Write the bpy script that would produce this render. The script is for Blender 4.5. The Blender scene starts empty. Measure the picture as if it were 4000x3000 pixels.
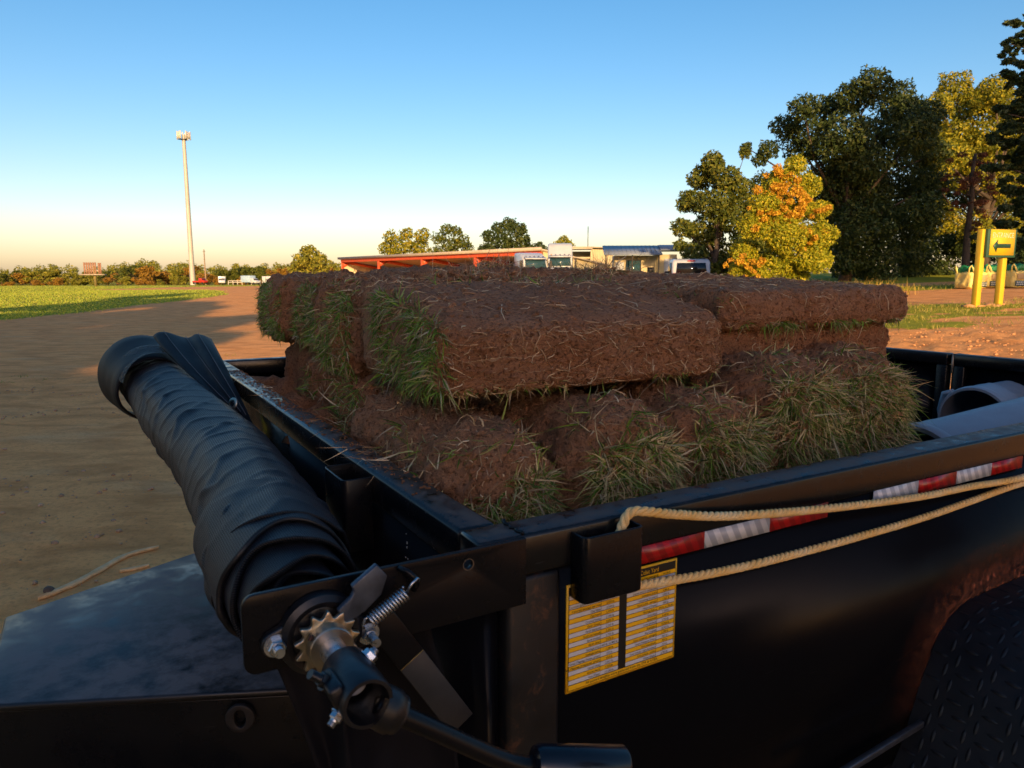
import bpy, math, random
import numpy as np
from mathutils import Vector, Matrix

SC = bpy.context.scene
COL = SC.collection
R = math.radians

# ------------------------------------------------------------------ camera, sky, sun, exposure
CAM_H = 1.65
FPX = 2825.0                                   # focal length in pixels of the 4000 px wide picture
PITCH = math.atan((1500 - 1085.0) / FPX)
cd = bpy.data.cameras.new('camera')
cd.sensor_width = 36.0
cd.lens = 36.0 * FPX / 4000.0
cd.clip_start, cd.clip_end = 0.05, 9000
cd.dof.use_dof = True
cd.dof.focus_distance = 1.75
cd.dof.aperture_fstop = 14
cam = bpy.data.objects.new('camera', cd)
COL.objects.link(cam)
cam.location = (0, 0, CAM_H)
cam.rotation_euler = (math.pi / 2 - PITCH, 0, 0)
SC.camera = cam

SUN_E, SUN_AZ = R(14.0), R(6.0)                 # behind the camera, a little to its right
sun_dir = Vector((math.sin(SUN_AZ) * math.cos(SUN_E), -math.cos(SUN_AZ) * math.cos(SUN_E), math.sin(SUN_E)))
wd = bpy.data.worlds.new('World')
SC.world = wd
wd.use_nodes = True
wn, wl = wd.node_tree.nodes, wd.node_tree.links
sky = wn.new('ShaderNodeTexSky')
sky.sky_type = 'NISHITA'
sky.sun_disc = False
sky.sun_elevation = SUN_E
sky.sun_rotation = math.atan2(sun_dir.x, sun_dir.y)
sky.altitude = 100
sky.air_density = 1.0
sky.dust_density = 1.2
sky.ozone_density = 3.0
hsv = wn.new('ShaderNodeHueSaturation')
hsv.inputs['Saturation'].default_value = 1.28
wl.new(sky.outputs['Color'], hsv.inputs['Color'])
tint = wn.new('ShaderNodeMix')                 # camera white balance: a touch less green
tint.data_type, tint.blend_type = 'RGBA', 'MULTIPLY'
tint.inputs[0].default_value = 1.0
tint.inputs[7].default_value = (1.18, 0.84, 0.73, 1)
wl.new(hsv.outputs['Color'], tint.inputs[6])
wl.new(tint.outputs[2], wn['Background'].inputs['Color'])
wn['Background'].inputs['Strength'].default_value = 0.15
sl = bpy.data.lights.new('sun', 'SUN')
sl.energy = 5.0
sl.angle = R(0.6)
sl.color = (1.0, 0.64, 0.29)
so = bpy.data.objects.new('sun', sl)
COL.objects.link(so)
so.rotation_euler = sun_dir.to_track_quat('Z', 'Y').to_euler()
so.location = (20, -60, 30)
SC.view_settings.view_transform = 'Standard'
SC.view_settings.look = 'None'
SC.view_settings.gamma = 1
SC.view_settings.exposure = 0.80
SC.render.engine = 'CYCLES'
SC.cycles.max_bounces = 6
SC.cycles.transparent_max_bounces = 8

# ------------------------------------------------------------------ helpers
rng = np.random.default_rng(7)
random.seed(7)

def pray(px, py):
    """direction (world) of a pixel of the 4000x3000 picture, scaled so that its Y is 1"""
    c = ((px - 2000) / FPX, (1500 - py) / FPX)
    y = math.cos(PITCH) + math.sin(PITCH) * c[1]
    z = -math.sin(PITCH) + math.cos(PITCH) * c[1]
    return np.array([c[0] / y, 1.0, z / y])

def at(px, py, Y):
    p = pray(px, py) * Y
    return np.array([p[0], p[1], p[2] + CAM_H])

def ppm(Y):                                    # metres per picture pixel at depth Y (near the horizon)
    return Y / 2855.0

_T = np.random.default_rng(11).random((64, 64, 64)).astype(np.float32)
def vnoise(P, s=1.0, seed=0):
    """smooth value noise, -1..1"""
    Q = np.asarray(P, dtype=np.float64) * s + seed * 17.31 + 1000.0
    I = np.floor(Q).astype(np.int64)
    F = Q - I
    F = F * F * (3 - 2 * F)
    I &= 63
    J = (I + 1) & 63
    x0, y0, z0 = I[..., 0], I[..., 1], I[..., 2]
    x1, y1, z1 = J[..., 0], J[..., 1], J[..., 2]
    fx, fy, fz = F[..., 0], F[..., 1], F[..., 2]
    a = _T[x0, y0, z0] * (1 - fx) + _T[x1, y0, z0] * fx
    b = _T[x0, y1, z0] * (1 - fx) + _T[x1, y1, z0] * fx
    c = _T[x0, y0, z1] * (1 - fx) + _T[x1, y0, z1] * fx
    d = _T[x0, y1, z1] * (1 - fx) + _T[x1, y1, z1] * fx
    return ((a * (1 - fy) + b * fy) * (1 - fz) + (c * (1 - fy) + d * fy) * fz) * 2 - 1

def fbm(P, s=1.0, seed=0, octs=4, gain=0.5):
    o, amp, tot = 0.0, 1.0, 0.0
    for k in range(octs):
        o = o + amp * vnoise(P, s * 2 ** k, seed + k)
        tot += amp
        amp *= gain
    return o / tot

def sstep(a, b, x):
    t = np.clip((x - a) / (b - a), 0, 1)
    return t * t * (3 - 2 * t)

def mesh_np(name, V, F, smooth=False):
    """V (n,3); F an (m,3) or (m,4) array, or a list of index tuples"""
    me = bpy.data.meshes.new(name)
    V = np.asarray(V, dtype=np.float32)
    if isinstance(F, np.ndarray):
        m, k = F.shape
        loops = F.astype(np.int32).ravel()
        starts = np.arange(m, dtype=np.int32) * k
    else:
        m = len(F)
        lens = np.array([len(f) for f in F], dtype=np.int32)
        loops = np.array([i for f in F for i in f], dtype=np.int32)
        starts = np.concatenate([[0], np.cumsum(lens)[:-1]]).astype(np.int32)
    me.vertices.add(len(V))
    me.vertices.foreach_set('co', V.ravel())
    me.loops.add(len(loops))
    me.loops.foreach_set('vertex_index', loops)
    me.polygons.add(m)
    me.polygons.foreach_set('loop_start', starts)
    if smooth:
        me.polygons.foreach_set('use_smooth', np.ones(m, dtype=bool))
    me.update(calc_edges=True)
    return me

class MB:
    """collects shapes; build() links them as one mesh object"""
    def __init__(s):
        s.v, s.f = [], []
    def add(s, V, F):
        o = len(s.v)
        s.v.extend([tuple(map(float, p)) for p in V])
        s.f.extend([tuple(int(i) + o for i in f) for f in F])
        return s
    def box(s, lo, hi):
        (a, b, c), (d, e, f) = lo, hi
        V = [(a, b, c), (d, b, c), (d, e, c), (a, e, c), (a, b, f), (d, b, f), (d, e, f), (a, e, f)]
        return s.add(V, [(0, 3, 2, 1), (4, 5, 6, 7), (0, 1, 5, 4), (1, 2, 6, 5), (2, 3, 7, 6), (3, 0, 4, 7)])
    def obox(s, c, ax, half):
        """oriented box: centre, three unit axes, half sizes"""
        c = np.array(c, float)
        ax = [np.array(a, float) for a in ax]
        V = [c + ax[0] * half[0] * i + ax[1] * half[1] * j + ax[2] * half[2] * k for i, j, k in
             [(-1, -1, -1), (1, -1, -1), (1, 1, -1), (-1, 1, -1), (-1, -1, 1), (1, -1, 1), (1, 1, 1), (-1, 1, 1)]]
        return s.add(V, [(0, 3, 2, 1), (4, 5, 6, 7), (0, 1, 5, 4), (1, 2, 6, 5), (2, 3, 7, 6), (3, 0, 4, 7)])
    def bar(s, p, q, wx, wy, upv=(0, 0, 1)):
        p, q = np.array(p, float), np.array(q, float)
        d = q - p
        L = np.linalg.norm(d)
        d /= L
        x = np.cross(d, upv)
        x /= max(np.linalg.norm(x), 1e-9)
        return s.obox((p + q) / 2, (x, np.cross(x, d), d), (wx / 2, wy / 2, L / 2))
    def prism(s, poly, axis, a, b):
        """poly: 2-D outline in the two other axes (in xyz order), extruded along axis from a to b"""
        n = len(poly)
        def P(q, t):
            l = list(q)
            l.insert(axis, t)
            return tuple(l)
        V = [P(q, a) for q in poly] + [P(q, b) for q in poly]
        F = [tuple(range(n - 1, -1, -1)), tuple(range(n, 2 * n))]
        F += [(i, (i + 1) % n, n + (i + 1) % n, n + i) for i in range(n)]
        return s.add(V, F)
    def tube(s, pts, rad, n=8, cap=True):
        pts = np.array(pts, float)
        m = len(pts)
        rad = np.broadcast_to(np.array(rad, float), (m,))
        t = np.gradient(pts, axis=0)
        t /= np.linalg.norm(t, axis=1, keepdims=True) + 1e-12
        ref = np.array([0, 0, 1.0]) if abs(t[0][2]) < .9 else np.array([1.0, 0, 0])
        x = np.cross(t[0], ref)
        x /= np.linalg.norm(x)
        V = []
        for i in range(m):
            x = x - t[i] * np.dot(x, t[i])
            x /= np.linalg.norm(x) + 1e-12
            y = np.cross(t[i], x)
            for k in range(n):
                a = 2 * math.pi * k / n
                V.append(pts[i] + rad[i] * (math.cos(a) * x + math.sin(a) * y))
        F = [(i * n + k, i * n + (k + 1) % n, (i + 1) * n + (k + 1) % n, (i + 1) * n + k) for i in range(m - 1) for k in range(n)]
        if cap:
            F += [tuple(range(n - 1, -1, -1)), tuple((m - 1) * n + k for k in range(n))]
        return s.add(V, F)
    def lathe(s, prof, c, axis, n=24, close=False):
        """prof: list of (radius, distance along axis)"""
        c, ax = np.array(c, float), np.array(axis, float)
        ax /= np.linalg.norm(ax)
        ref = np.array([0, 0, 1.0]) if abs(ax[2]) < .9 else np.array([1.0, 0, 0])
        x = np.cross(ax, ref)
        x /= np.linalg.norm(x)
        y = np.cross(ax, x)
        V = [c + ax * d + r * (math.cos(2 * math.pi * k / n) * x + math.sin(2 * math.pi * k / n) * y) for r, d in prof for k in range(n)]
        m = len(prof)
        F = [(i * n + k, i * n + (k + 1) % n, (i + 1) * n + (k + 1) % n, (i + 1) * n + k) for i in range(m - 1) for k in range(n)]
        if not close:
            if prof[0][0] > 1e-6: F.append(tuple(range(n - 1, -1, -1)))
            if prof[-1][0] > 1e-6: F.append(tuple((m - 1) * n + k for k in range(n)))
        return s.add(V, F)
    def mesh(s, name, smooth=False):
        return mesh_np(name, np.array(s.v), s.f, smooth)

def props(o, label=None, cat=None, group=None, kind=None):
    if label: o['label'] = label
    if cat: o['category'] = cat
    if group: o['group'] = group
    if kind: o['kind'] = kind
    return o

def link(name, me, m=None, parent=None, bevel=0, autosmooth=None):
    o = bpy.data.objects.new(name, me)
    COL.objects.link(o)
    if m is not None and not me.materials:
        me.materials.append(m)
    if parent is not None:
        o.parent = parent
    if bevel:
        b = o.modifiers.new('bevel', 'BEVEL')
        b.width, b.segments, b.limit_method, b.angle_limit = bevel, 2, 'ANGLE', R(35)
    if autosmooth:
        me.polygons.foreach_set('use_smooth', np.ones(len(me.polygons), dtype=bool))
        try:
            me.set_sharp_from_angle(angle=R(autosmooth))
        except Exception:
            pass
    return o

def thing(name, label, cat, loc=(0, 0, 0), rz=0.0, group=None):
    o = bpy.data.objects.new(name, None)
    COL.objects.link(o)
    o.empty_display_size = 0.1
    o.location = [float(c) for c in loc]
    o.rotation_euler = (0, 0, rz)
    return props(o, label, cat, group, 'thing')

def copy_tree(o, parent=None):
    c = o.copy()
    COL.objects.link(c)
    if parent is not None:
        c.parent = parent
    for ch in o.children:
        copy_tree(ch, c)
    return c

# ------------------------------------------------------------------ materials
def nt(name):
    m = bpy.data.materials.new(name)
    m.use_nodes = True
    t = m.node_tree
    return m, t.nodes, t.links, t.nodes['Principled BSDF']

def node(N, typ, **kw):
    n = N.new(typ)
    for k, v in kw.items():
        setattr(n, k, v)
    return n

def ramp(N, L, fac, stops, interp='LINEAR'):
    r = N.new('ShaderNodeValToRGB')
    r.color_ramp.interpolation = interp
    e = r.color_ramp.elements
    while len(e) < len(stops):
        e.new(0.5)
    for el, (p, c) in zip(e, stops):
        el.position = p
        el.color = (*c, 1) if len(c) == 3 else c
    L.new(fac, r.inputs['Fac'])
    return r.outputs['Color']

def noise(N, L, scale, detail=4, rough=0.55, coord='Object', vec=None, dist=0.0):
    n = N.new('ShaderNodeTexNoise')
    n.inputs['Scale'].default_value = scale
    n.inputs['Detail'].default_value = detail
    n.inputs['Roughness'].default_value = rough
    n.inputs['Distortion'].default_value = dist
    if vec is None:
        tc = N.new('ShaderNodeTexCoord')
        vec = tc.outputs[coord]
    L.new(vec, n.inputs['Vector'])
    return n.outputs['Fac']

def mixc(N, L, fac, a, b):
    m = N.new('ShaderNodeMix')
    m.data_type = 'RGBA'
    for sock, val in ((m.inputs[0], fac), (m.inputs[6], a), (m.inputs[7], b)):
        if isinstance(val, (int, float)):
            sock.default_value = val
        elif isinstance(val, tuple):
            sock.default_value = (*val, 1)
        else:
            L.new(val, sock)
    return m.outputs[2]

def mathn(N, L, op, a, b=None, clamp=False):
    m = N.new('ShaderNodeMath')
    m.operation = op
    m.use_clamp = clamp
    for sock, val in ((m.inputs[0], a), (m.inputs[1], b)):
        if val is None: continue
        if isinstance(val, (int, float)):
            sock.default_value = val
        else:
            L.new(val, sock)
    return m.outputs[0]

def bumpn(N, L, B, h, strength=0.3, dist=0.01):
    b = N.new('ShaderNodeBump')
    b.inputs['Strength'].default_value = strength
    b.inputs['Distance'].default_value = dist
    L.new(h, b.inputs['Height'])
    L.new(b.outputs['Normal'], B.inputs['Normal'])

def plain(name, c1, c2=None, scale=8, rough=0.6, metal=0.0, bump=0.0, bdist=0.005, rough2=None, spec=None, detail=5):
    m, N, L, B = nt(name)
    f = noise(N, L, scale, detail)
    if c2 is None:
        c2 = tuple(c * 0.75 for c in c1)
    L.new(ramp(N, L, f, [(0.3, c2), (0.7, c1)]), B.inputs['Base Color'])
    B.inputs['Metallic'].default_value = metal
    if rough2 is None:
        B.inputs['Roughness'].default_value = rough
    else:
        g = noise(N, L, scale * 1.7, detail)
        r = ramp(N, L, g, [(0.3, (rough,) * 3), (0.7, (rough2,) * 3)])
        L.new(r, B.inputs['Roughness'])
    if spec is not None:
        B.inputs['Specular IOR Level'].default_value = spec
    if bump:
        bumpn(N, L, B, noise(N, L, scale * 3, 6), bump, bdist)
    return m

def leafmat(name, stops, trans=0.35, rough=0.55):
    """leaf colours vary from leaf to leaf; part of the light passes through"""
    m, N, L, B = nt(name)
    g = N.new('ShaderNodeNewGeometry')
    c = ramp(N, L, g.outputs['Random Per Island'], stops)
    L.new(c, B.inputs['Base Color'])
    B.inputs['Roughness'].default_value = rough
    B.inputs['Specular IOR Level'].default_value = 0.25
    if trans > 0:
        t = N.new('ShaderNodeBsdfTranslucent')
        L.new(c, t.inputs['Color'])
        x = N.new('ShaderNodeMixShader')
        x.inputs[0].default_value = trans
        L.new(B.outputs[0], x.inputs[1])
        L.new(t.outputs[0], x.inputs[2])
        L.new(x.outputs[0], N['Material Output'].inputs['Surface'])
    return m
# ------------------------------------------------------------------ ground
def ground_z(x, y):
    x, y = np.asarray(x, float), np.asarray(y, float)
    xp = np.log1p(np.exp(np.clip(x / 2.0, -30, 30))) * 2.0 - 2.0 * math.log(2) * np.exp(-np.abs(x) / 3)
    z = 2.2 * (1 - np.exp(-np.clip(xp, 0, None) / 25.0)) * sstep(-30, 2, y)
    z = z + 0.45 * sstep(30, 75, y) * sstep(-60, -25, x) * (1 - sstep(160, 260, y))
    r = np.hypot(x, y)
    z = z - 1.2 * sstep(170, 300, r) * sstep(20, -40, x)
    return z

def gz(x, y):
    return float(ground_z(x, y))

def grass_mask(x, y):
    """1 where turf grows, 0 on bare clay"""
    P = np.stack([x, y, 0 * x], -1)
    n = fbm(P, 0.08, 3, 4) * 9
    nf = fbm(P, 0.9, 5, 4)
    # field on the left: its right-hand edge, then a bare track crossing behind it
    edge = np.interp(y, [0, 15, 28, 45, 60, 68, 75, 100, 140, 200], [-40, -30, -20, -22.5, -24, -27, -31, -58, -58, -30])
    m = sstep(-1.2, 1.2, edge - x + 0.25 * n) * sstep(22, 27, y + 0.12 * x + 0.1 * n)
    m = np.maximum(m, sstep(128, 140, y + n) * sstep(10, -6, x - 0.04 * y))
    m = np.maximum(m, sstep(-420, -120, -np.abs(y - 2000)) * 0)
    # strip of grass round the sign and a thin one before the wood
    s1 = sstep(13.8, 15.4, y + 0.12 * n + 0.8 * nf) * sstep(22.8, 21.0, y + 0.1 * n + nf) * sstep(6.5, 8.5, x + 0.3 * n)
    s2 = sstep(30.5, 32, y + 0.08 * n) * sstep(36.5, 35, y + 0.1 * n) * sstep(8, 11, x)
    s3 = sstep(39, 42, y) * sstep(7, 9, x)
    m = np.maximum(m, np.maximum(np.maximum(s1 * sstep(-0.35, 0.2, nf + 0.05), s2), s3))
    m = np.maximum(m, sstep(150, 170, np.hypot(x, y)))
    return np.clip(m, 0, 1)

def rough_mask(x, y):
    """churned clods behind the trailer"""
    return sstep(4.2, 6, y) * sstep(15.5, 13.5, y) * sstep(1.5, 4, x)

rr = [0.3]
while rr[-1] < 40:
    rr.append(rr[-1] * 1.0125 + 0.004)
while rr[-1] < 5000:
    rr.append(rr[-1] * 1.045)
aa = np.concatenate([np.arange(-48, 48, 0.36), np.arange(48, 312, 4.0)])
RR, AA = np.meshgrid(np.array(rr), np.radians(aa), indexing='ij')
GX, GY = RR * np.sin(AA), RR * np.cos(AA)
P = np.stack([GX, GY, 0 * GX], -1)
near = sstep(60, 25, RR)
rm = rough_mask(GX, GY)
gm = grass_mask(GX, GY)
GZ = ground_z(GX, GY) + near * 0.016 * fbm(P, 0.9, 21, 4) + 0.075 * rm * (np.abs(fbm(P, 2.1, 22, 5, 0.62)) * 2 - 0.25) + near * 0.02 * gm
# shallow wheel ruts running along the yard
trk = 0
for (ax_, ay_, bx_, by_, off) in ((-9.0, 3.0, 2.0, 34.0, 0.0), (-4.2, 3.0, -14.0, 40.0, 0.0), (-12.0, 9.0, 4.0, 20.0, 0.0)):
    dl_ = math.hypot(bx_ - ax_, by_ - ay_)
    for o_ in (-0.85, 0.85):                     # pairs of tyre tracks across the yard
        q_ = ((GX - ax_) * (by_ - ay_) - (GY - ay_) * (bx_ - ax_)) / dl_ + o_ + 0.5 * vnoise(P, 0.12, 37)
        trk = trk + np.exp(-(q_ / 0.16) ** 2) * (1 + 0.35 * np.sin(((GX - ax_) * (bx_ - ax_) + (GY - ay_) * (by_ - ay_)) / dl_ * 40))
GZ -= near * (1 - gm) * 0.017 * trk * sstep(-0.35, 0.2, fbm(P, 0.3, 39))
rut = np.sin((GX * 0.95 + GY * 0.32) * 2.1 + 2.2 * vnoise(P, 0.25, 31))
GZ += near * (1 - gm) * 0.004 * rut * sstep(-0.2, 0.5, fbm(P, 0.18, 33))
n_r, n_a = RR.shape
idx = np.arange(n_r * n_a).reshape(n_r, n_a)
j = np.arange(n_a)
F = np.stack([idx[:-1][:, j], idx[1:][:, j], idx[1:][:, (j + 1) % n_a], idx[:-1][:, (j + 1) % n_a]], -1).reshape(-1, 4)[:, ::-1]
V = np.stack([GX, GY, GZ], -1).reshape(-1, 3)
me = mesh_np('ground', np.vstack([V, [[0, 0, 0]]]), [tuple(f) for f in F] + [(n_r * n_a, int(i1), int(i0)) for i0, i1 in zip(idx[0], np.roll(idx[0], -1))], True)
at_ = me.attributes.new('turf', 'FLOAT', 'POINT')
at_.data.foreach_set('value', np.append(gm.ravel(), 0).astype(np.float32))

m, N, L, B = nt('clay and turf')
geo = N.new('ShaderNodeNewGeometry')
pos = geo.outputs['Position']
mp = N.new('ShaderNodeMapping')
mp.inputs['Scale'].default_value = (0.62, 1.25, 1)
mp.inputs['Rotation'].default_value = (0, 0, R(-20))
L.new(pos, mp.inputs['Vector'])
big = noise(N, L, 0.35, 5, 0.6, vec=pos)
streak = noise(N, L, 2.2, 7, 0.65, vec=mp.outputs['Vector'], dist=0.4)
fine = noise(N, L, 26, 6, 0.7, vec=pos)
soil = mixc(N, L, big, (0.75, 0.315, 0.095), (0.79, 0.40, 0.15))
soil = mixc(N, L, ramp(N, L, streak, [(0.36, (1, 1, 1)), (0.56, (0, 0, 0))]), soil, (0.52, 0.225, 0.072))
grey = ramp(N, L, noise(N, L, 0.8, 6, 0.6, vec=mp.outputs['Vector']), [(0.55, (0, 0, 0)), (0.68, (0.6, 0.6, 0.6))])
soil = mixc(N, L, grey, soil, (0.64, 0.37, 0.17))
soil = mixc(N, L, ramp(N, L, fine, [(0.35, (0.55, 0.55, 0.55)), (0.5, (0, 0, 0))]), soil, (0.40, 0.175, 0.065))
turf = mixc(N, L, noise(N, L, 0.6, 6, 0.65, vec=pos), (0.22, 0.25, 0.018), (0.42, 0.37, 0.03))
turf = mixc(N, L, ramp(N, L, noise(N, L, 9, 6, 0.7, vec=pos), [(0.4, (0.6, 0.6, 0.6)), (0.6, (0, 0, 0))]), turf, (0.14, 0.17, 0.014))
att = N.new('ShaderNodeAttribute')
att.attribute_name = 'turf'
mask = mathn(N, L, 'ADD', att.outputs['Fac'], mathn(N, L, 'MULTIPLY', mathn(N, L, 'SUBTRACT', noise(N, L, 1.7, 6, 0.7, vec=pos), 0.5), 0.9))
mk = ramp(N, L, mask, [(0.42, (0, 0, 0)), (0.6, (1, 1, 1))])
L.new(mixc(N, L, mk, soil, turf), B.inputs['Base Color'])
B.inputs['Roughness'].default_value = 0.95
B.inputs['Specular IOR Level'].default_value = 0.1
hh = mathn(N, L, 'ADD', mathn(N, L, 'MULTIPLY', streak, 0.8), mathn(N, L, 'MULTIPLY', fine, 0.4))
bumpn(N, L, B, hh, 0.75, 0.035)
g = link('ground', me, m)
props(g, kind='structure', label='red clay yard with turf field and grass strips')

# clods on the churned clay behind the trailer, and small stones on the shaded yard
ico = np.array([(0, 0, 1), (.894, 0, .447), (.276, .851, .447), (-.724, .526, .447), (-.724, -.526, .447), (.276, -.851, .447),
                (.724, .526, -.447), (-.276, .851, -.447), (-.894, 0, -.447), (-.276, -.851, -.447), (.724, -.526, -.447), (0, 0, -1)])
icof = np.array([(0, 1, 2), (0, 2, 3), (0, 3, 4), (0, 4, 5), (0, 5, 1), (1, 6, 2), (2, 7, 3), (3, 8, 4), (4, 9, 5), (5, 10, 1),
                 (6, 7, 2), (7, 8, 3), (8, 9, 4), (9, 10, 5), (10, 6, 1), (11, 7, 6), (11, 8, 7), (11, 9, 8), (11, 10, 9), (11, 6, 10)])
def lumps(C, S, seed=1, flat=0.7):
    """joined lumps of soil: centres C (n,3), sizes S (n,)"""
    g_ = np.random.default_rng(seed)
    n = len(C)
    A = ico[None] * (0.65 + 0.7 * g_.random((n, 12, 1))) * S[:, None, None]
    A[..., 2] *= flat
    th = g_.random(n) * 6.28
    c, s = np.cos(th)[:, None], np.sin(th)[:, None]
    X = A[..., 0] * c - A[..., 1] * s
    Y = A[..., 0] * s + A[..., 1] * c
    A = np.stack([X, Y, A[..., 2]], -1) + C[:, None, :]
    Fs = (icof[None] + (np.arange(n) * 12)[:, None, None]).reshape(-1, 3)
    return A.reshape(-1, 3), Fs

g_ = np.random.default_rng(5)
cx, cy = g_.uniform(2.5, 13, 3800), g_.uniform(4.5, 15.5, 3800)
keep = (rough_mask(cx, cy) > g_.random(3800) * 0.9) & (fbm(np.stack([cx, cy, 0 * cx], -1), 0.7, 40) > -0.25)
cx, cy = cx[keep], cy[keep]
S = 0.008 + 0.030 * g_.random(len(cx)) ** 3.5
V, F = lumps(np.stack([cx, cy, ground_z(cx, cy) + 0.012 + S * 0.1], -1), S, 3, 0.5)
M_CLOD = plain('clay clods', (0.56, 0.29, 0.13), (0.42, 0.20, 0.085), 9, 0.95, bump=0.3)
props(link('clay_clods', mesh_np('clods', V, F), M_CLOD), 'loose clods of red clay strewn behind the trailer', 'clods', kind='stuff')
cx, cy = g_.uniform(-8, 0.5, 5200), g_.uniform(1.5, 13, 5200)
keep = fbm(np.stack([cx, cy * 2.2, 0 * cx], -1), 0.5, 44) > 0.10
cx, cy = cx[keep], cy[keep]
S = 0.004 + 0.020 * g_.random(len(cx)) ** 3.2
V, F = lumps(np.stack([cx, cy, ground_z(cx, cy) + 0.006], -1), S, 4)
M_PEB = plain('yard pebbles', (0.46, 0.31, 0.19), (0.26, 0.16, 0.09), 15, 0.9)
props(link('pebbles', mesh_np('pebbles', V, F), M_PEB), 'small pebbles and crumbs on the shaded clay yard', 'pebbles', kind='stuff')

def blades(base, direc, length, width, seed=0, droop=0.5, seg=3, curl=0.25):
    """tapered ribbons: base (n,3), unit directions (n,3); gravity bends them"""
    g_ = np.random.default_rng(seed)
    n = len(base)
    side = np.cross(direc, g_.normal(size=(n, 3)))
    side /= np.linalg.norm(side, axis=1, keepdims=True) + 1e-9
    bend = g_.normal(size=(n, 3)) * curl
    bend[:, 2] -= droop
    t = np.linspace(0, 1, seg + 1)
    Pn = base[:, None, :] + length[:, None, None] * (direc[:, None, :] * t[None, :, None] + 0.5 * bend[:, None, :] * (t ** 2)[None, :, None])
    wd_ = (width[:, None] * np.interp(t, [0, 0.35, 1], [0.75, 1.0, 0.06])[None, :])[..., None]
    Lf, Rt = Pn - side[:, None, :] * wd_ / 2, Pn + side[:, None, :] * wd_ / 2
    V = np.stack([Lf, Rt], 2).reshape(n, -1, 3)
    k = 2 * (seg + 1)
    f = np.array([(2 * i, 2 * i + 1, 2 * i + 3, 2 * i + 2) for i in range(seg)])
    F = (f[None] + (np.arange(n) * k)[:, None, None]).reshape(-1, 4)
    return V.reshape(-1, 3), F

def ground_blades(name, label, cat, x, y, lo, hi, wdt, mat, seed, lean=0.35, droop=0.35, seg=2):
    g_ = np.random.default_rng(seed)
    n = len(x)
    d = np.stack([g_.normal(size=n) * lean, g_.normal(size=n) * lean, np.ones(n)], -1)
    d /= np.linalg.norm(d, axis=1, keepdims=True)
    V, F = blades(np.stack([x, y, ground_z(x, y)], -1), d, g_.uniform(lo, hi, n), np.full(n, wdt) * g_.uniform(0.7, 1.3, n), seed, droop, seg)
    return props(link(name, mesh_np(name, V, F), mat), label, cat, kind='stuff')

M_TUFT = leafmat('verge grass', [(0, (0.09, 0.13, 0.014)), (0.4, (0.19, 0.22, 0.024)), (0.7, (0.34, 0.29, 0.05)), (1, (0.50, 0.36, 0.13))], 0.3)
n = 26000
x, y = g_.uniform(6, 19, n), g_.uniform(13, 23.5, n)
k = (grass_mask(x, y) * sstep(-0.35, 0.25, fbm(np.stack([x, y, 0 * x], -1), 0.8, 61)) > g_.random(n) * 0.9)
ground_blades('verge_grass', 'sunlit grass strip growing round the yellow sign posts', 'grass', x[k], y[k], 0.05, 0.17, 0.012, M_TUFT, 9)
M_DRY = leafmat('dry golden grass', [(0, (0.30, 0.22, 0.03)), (0.5, (0.48, 0.32, 0.06)), (0.85, (0.55, 0.36, 0.10)), (1, (0.16, 0.18, 0.02))], 0.3)
n = 9000
x, y = g_.uniform(8.6, 15.5, n), g_.uniform(26.5, 31.5, n)
k = (((x - 11.6) / 3.4) ** 2 + ((y - 29.2) / 2.2) ** 2 < 1.0 + 0.4 * g_.normal(size=n))
ground_blades('dry_grass', 'golden tall dry grass at the foot of the orange shrub', 'grass', x[k], y[k], 0.25, 0.8, 0.022, M_DRY, 10, 0.3, 0.5)
n = 5000
x, y = g_.uniform(8, 30, n), g_.uniform(30.5, 37, n)
k = grass_mask(x, y) > g_.random(n)
ground_blades('roadside_grass', 'thin sunlit grass strip along the far side of the clay road', 'grass', x[k], y[k], 0.06, 0.2, 0.025, M_TUFT, 12)
# the turf field is real grass too: short blades catch the low sun
n = 150000
yy = 27 + 125 * g_.random(n) ** 1.7
xx = -18 - (yy * 0.78 + 12) * g_.random(n)
k = grass_mask(xx, yy) > 0.25 + 0.6 * g_.random(n)
M_FIELD = leafmat('field grass', [(0, (0.20, 0.29, 0.03)), (0.5, (0.29, 0.36, 0.04)), (0.85, (0.36, 0.38, 0.05)), (1, (0.44, 0.40, 0.08))], 0.3)
ground_blades('field_grass', 'sunlit short grass of the turf field beyond the yard', 'grass', xx[k], yy[k], 0.05, 0.11, 0.10, M_FIELD, 14, 0.3, 0.3, 1)
# a few weeds on the shaded yard
n = 700
cxs, cys = g_.uniform(-9, -1, 40), g_.uniform(6, 22, 40)
wi = g_.integers(0, 40, n)
ground_blades('yard_weeds', 'sparse small weeds on the bare shaded yard', 'weeds', cxs[wi] + g_.normal(size=n) * .12, cys[wi] + g_.normal(size=n) * .08, 0.02, 0.07, 0.008, M_TUFT, 13, 0.7)
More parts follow.
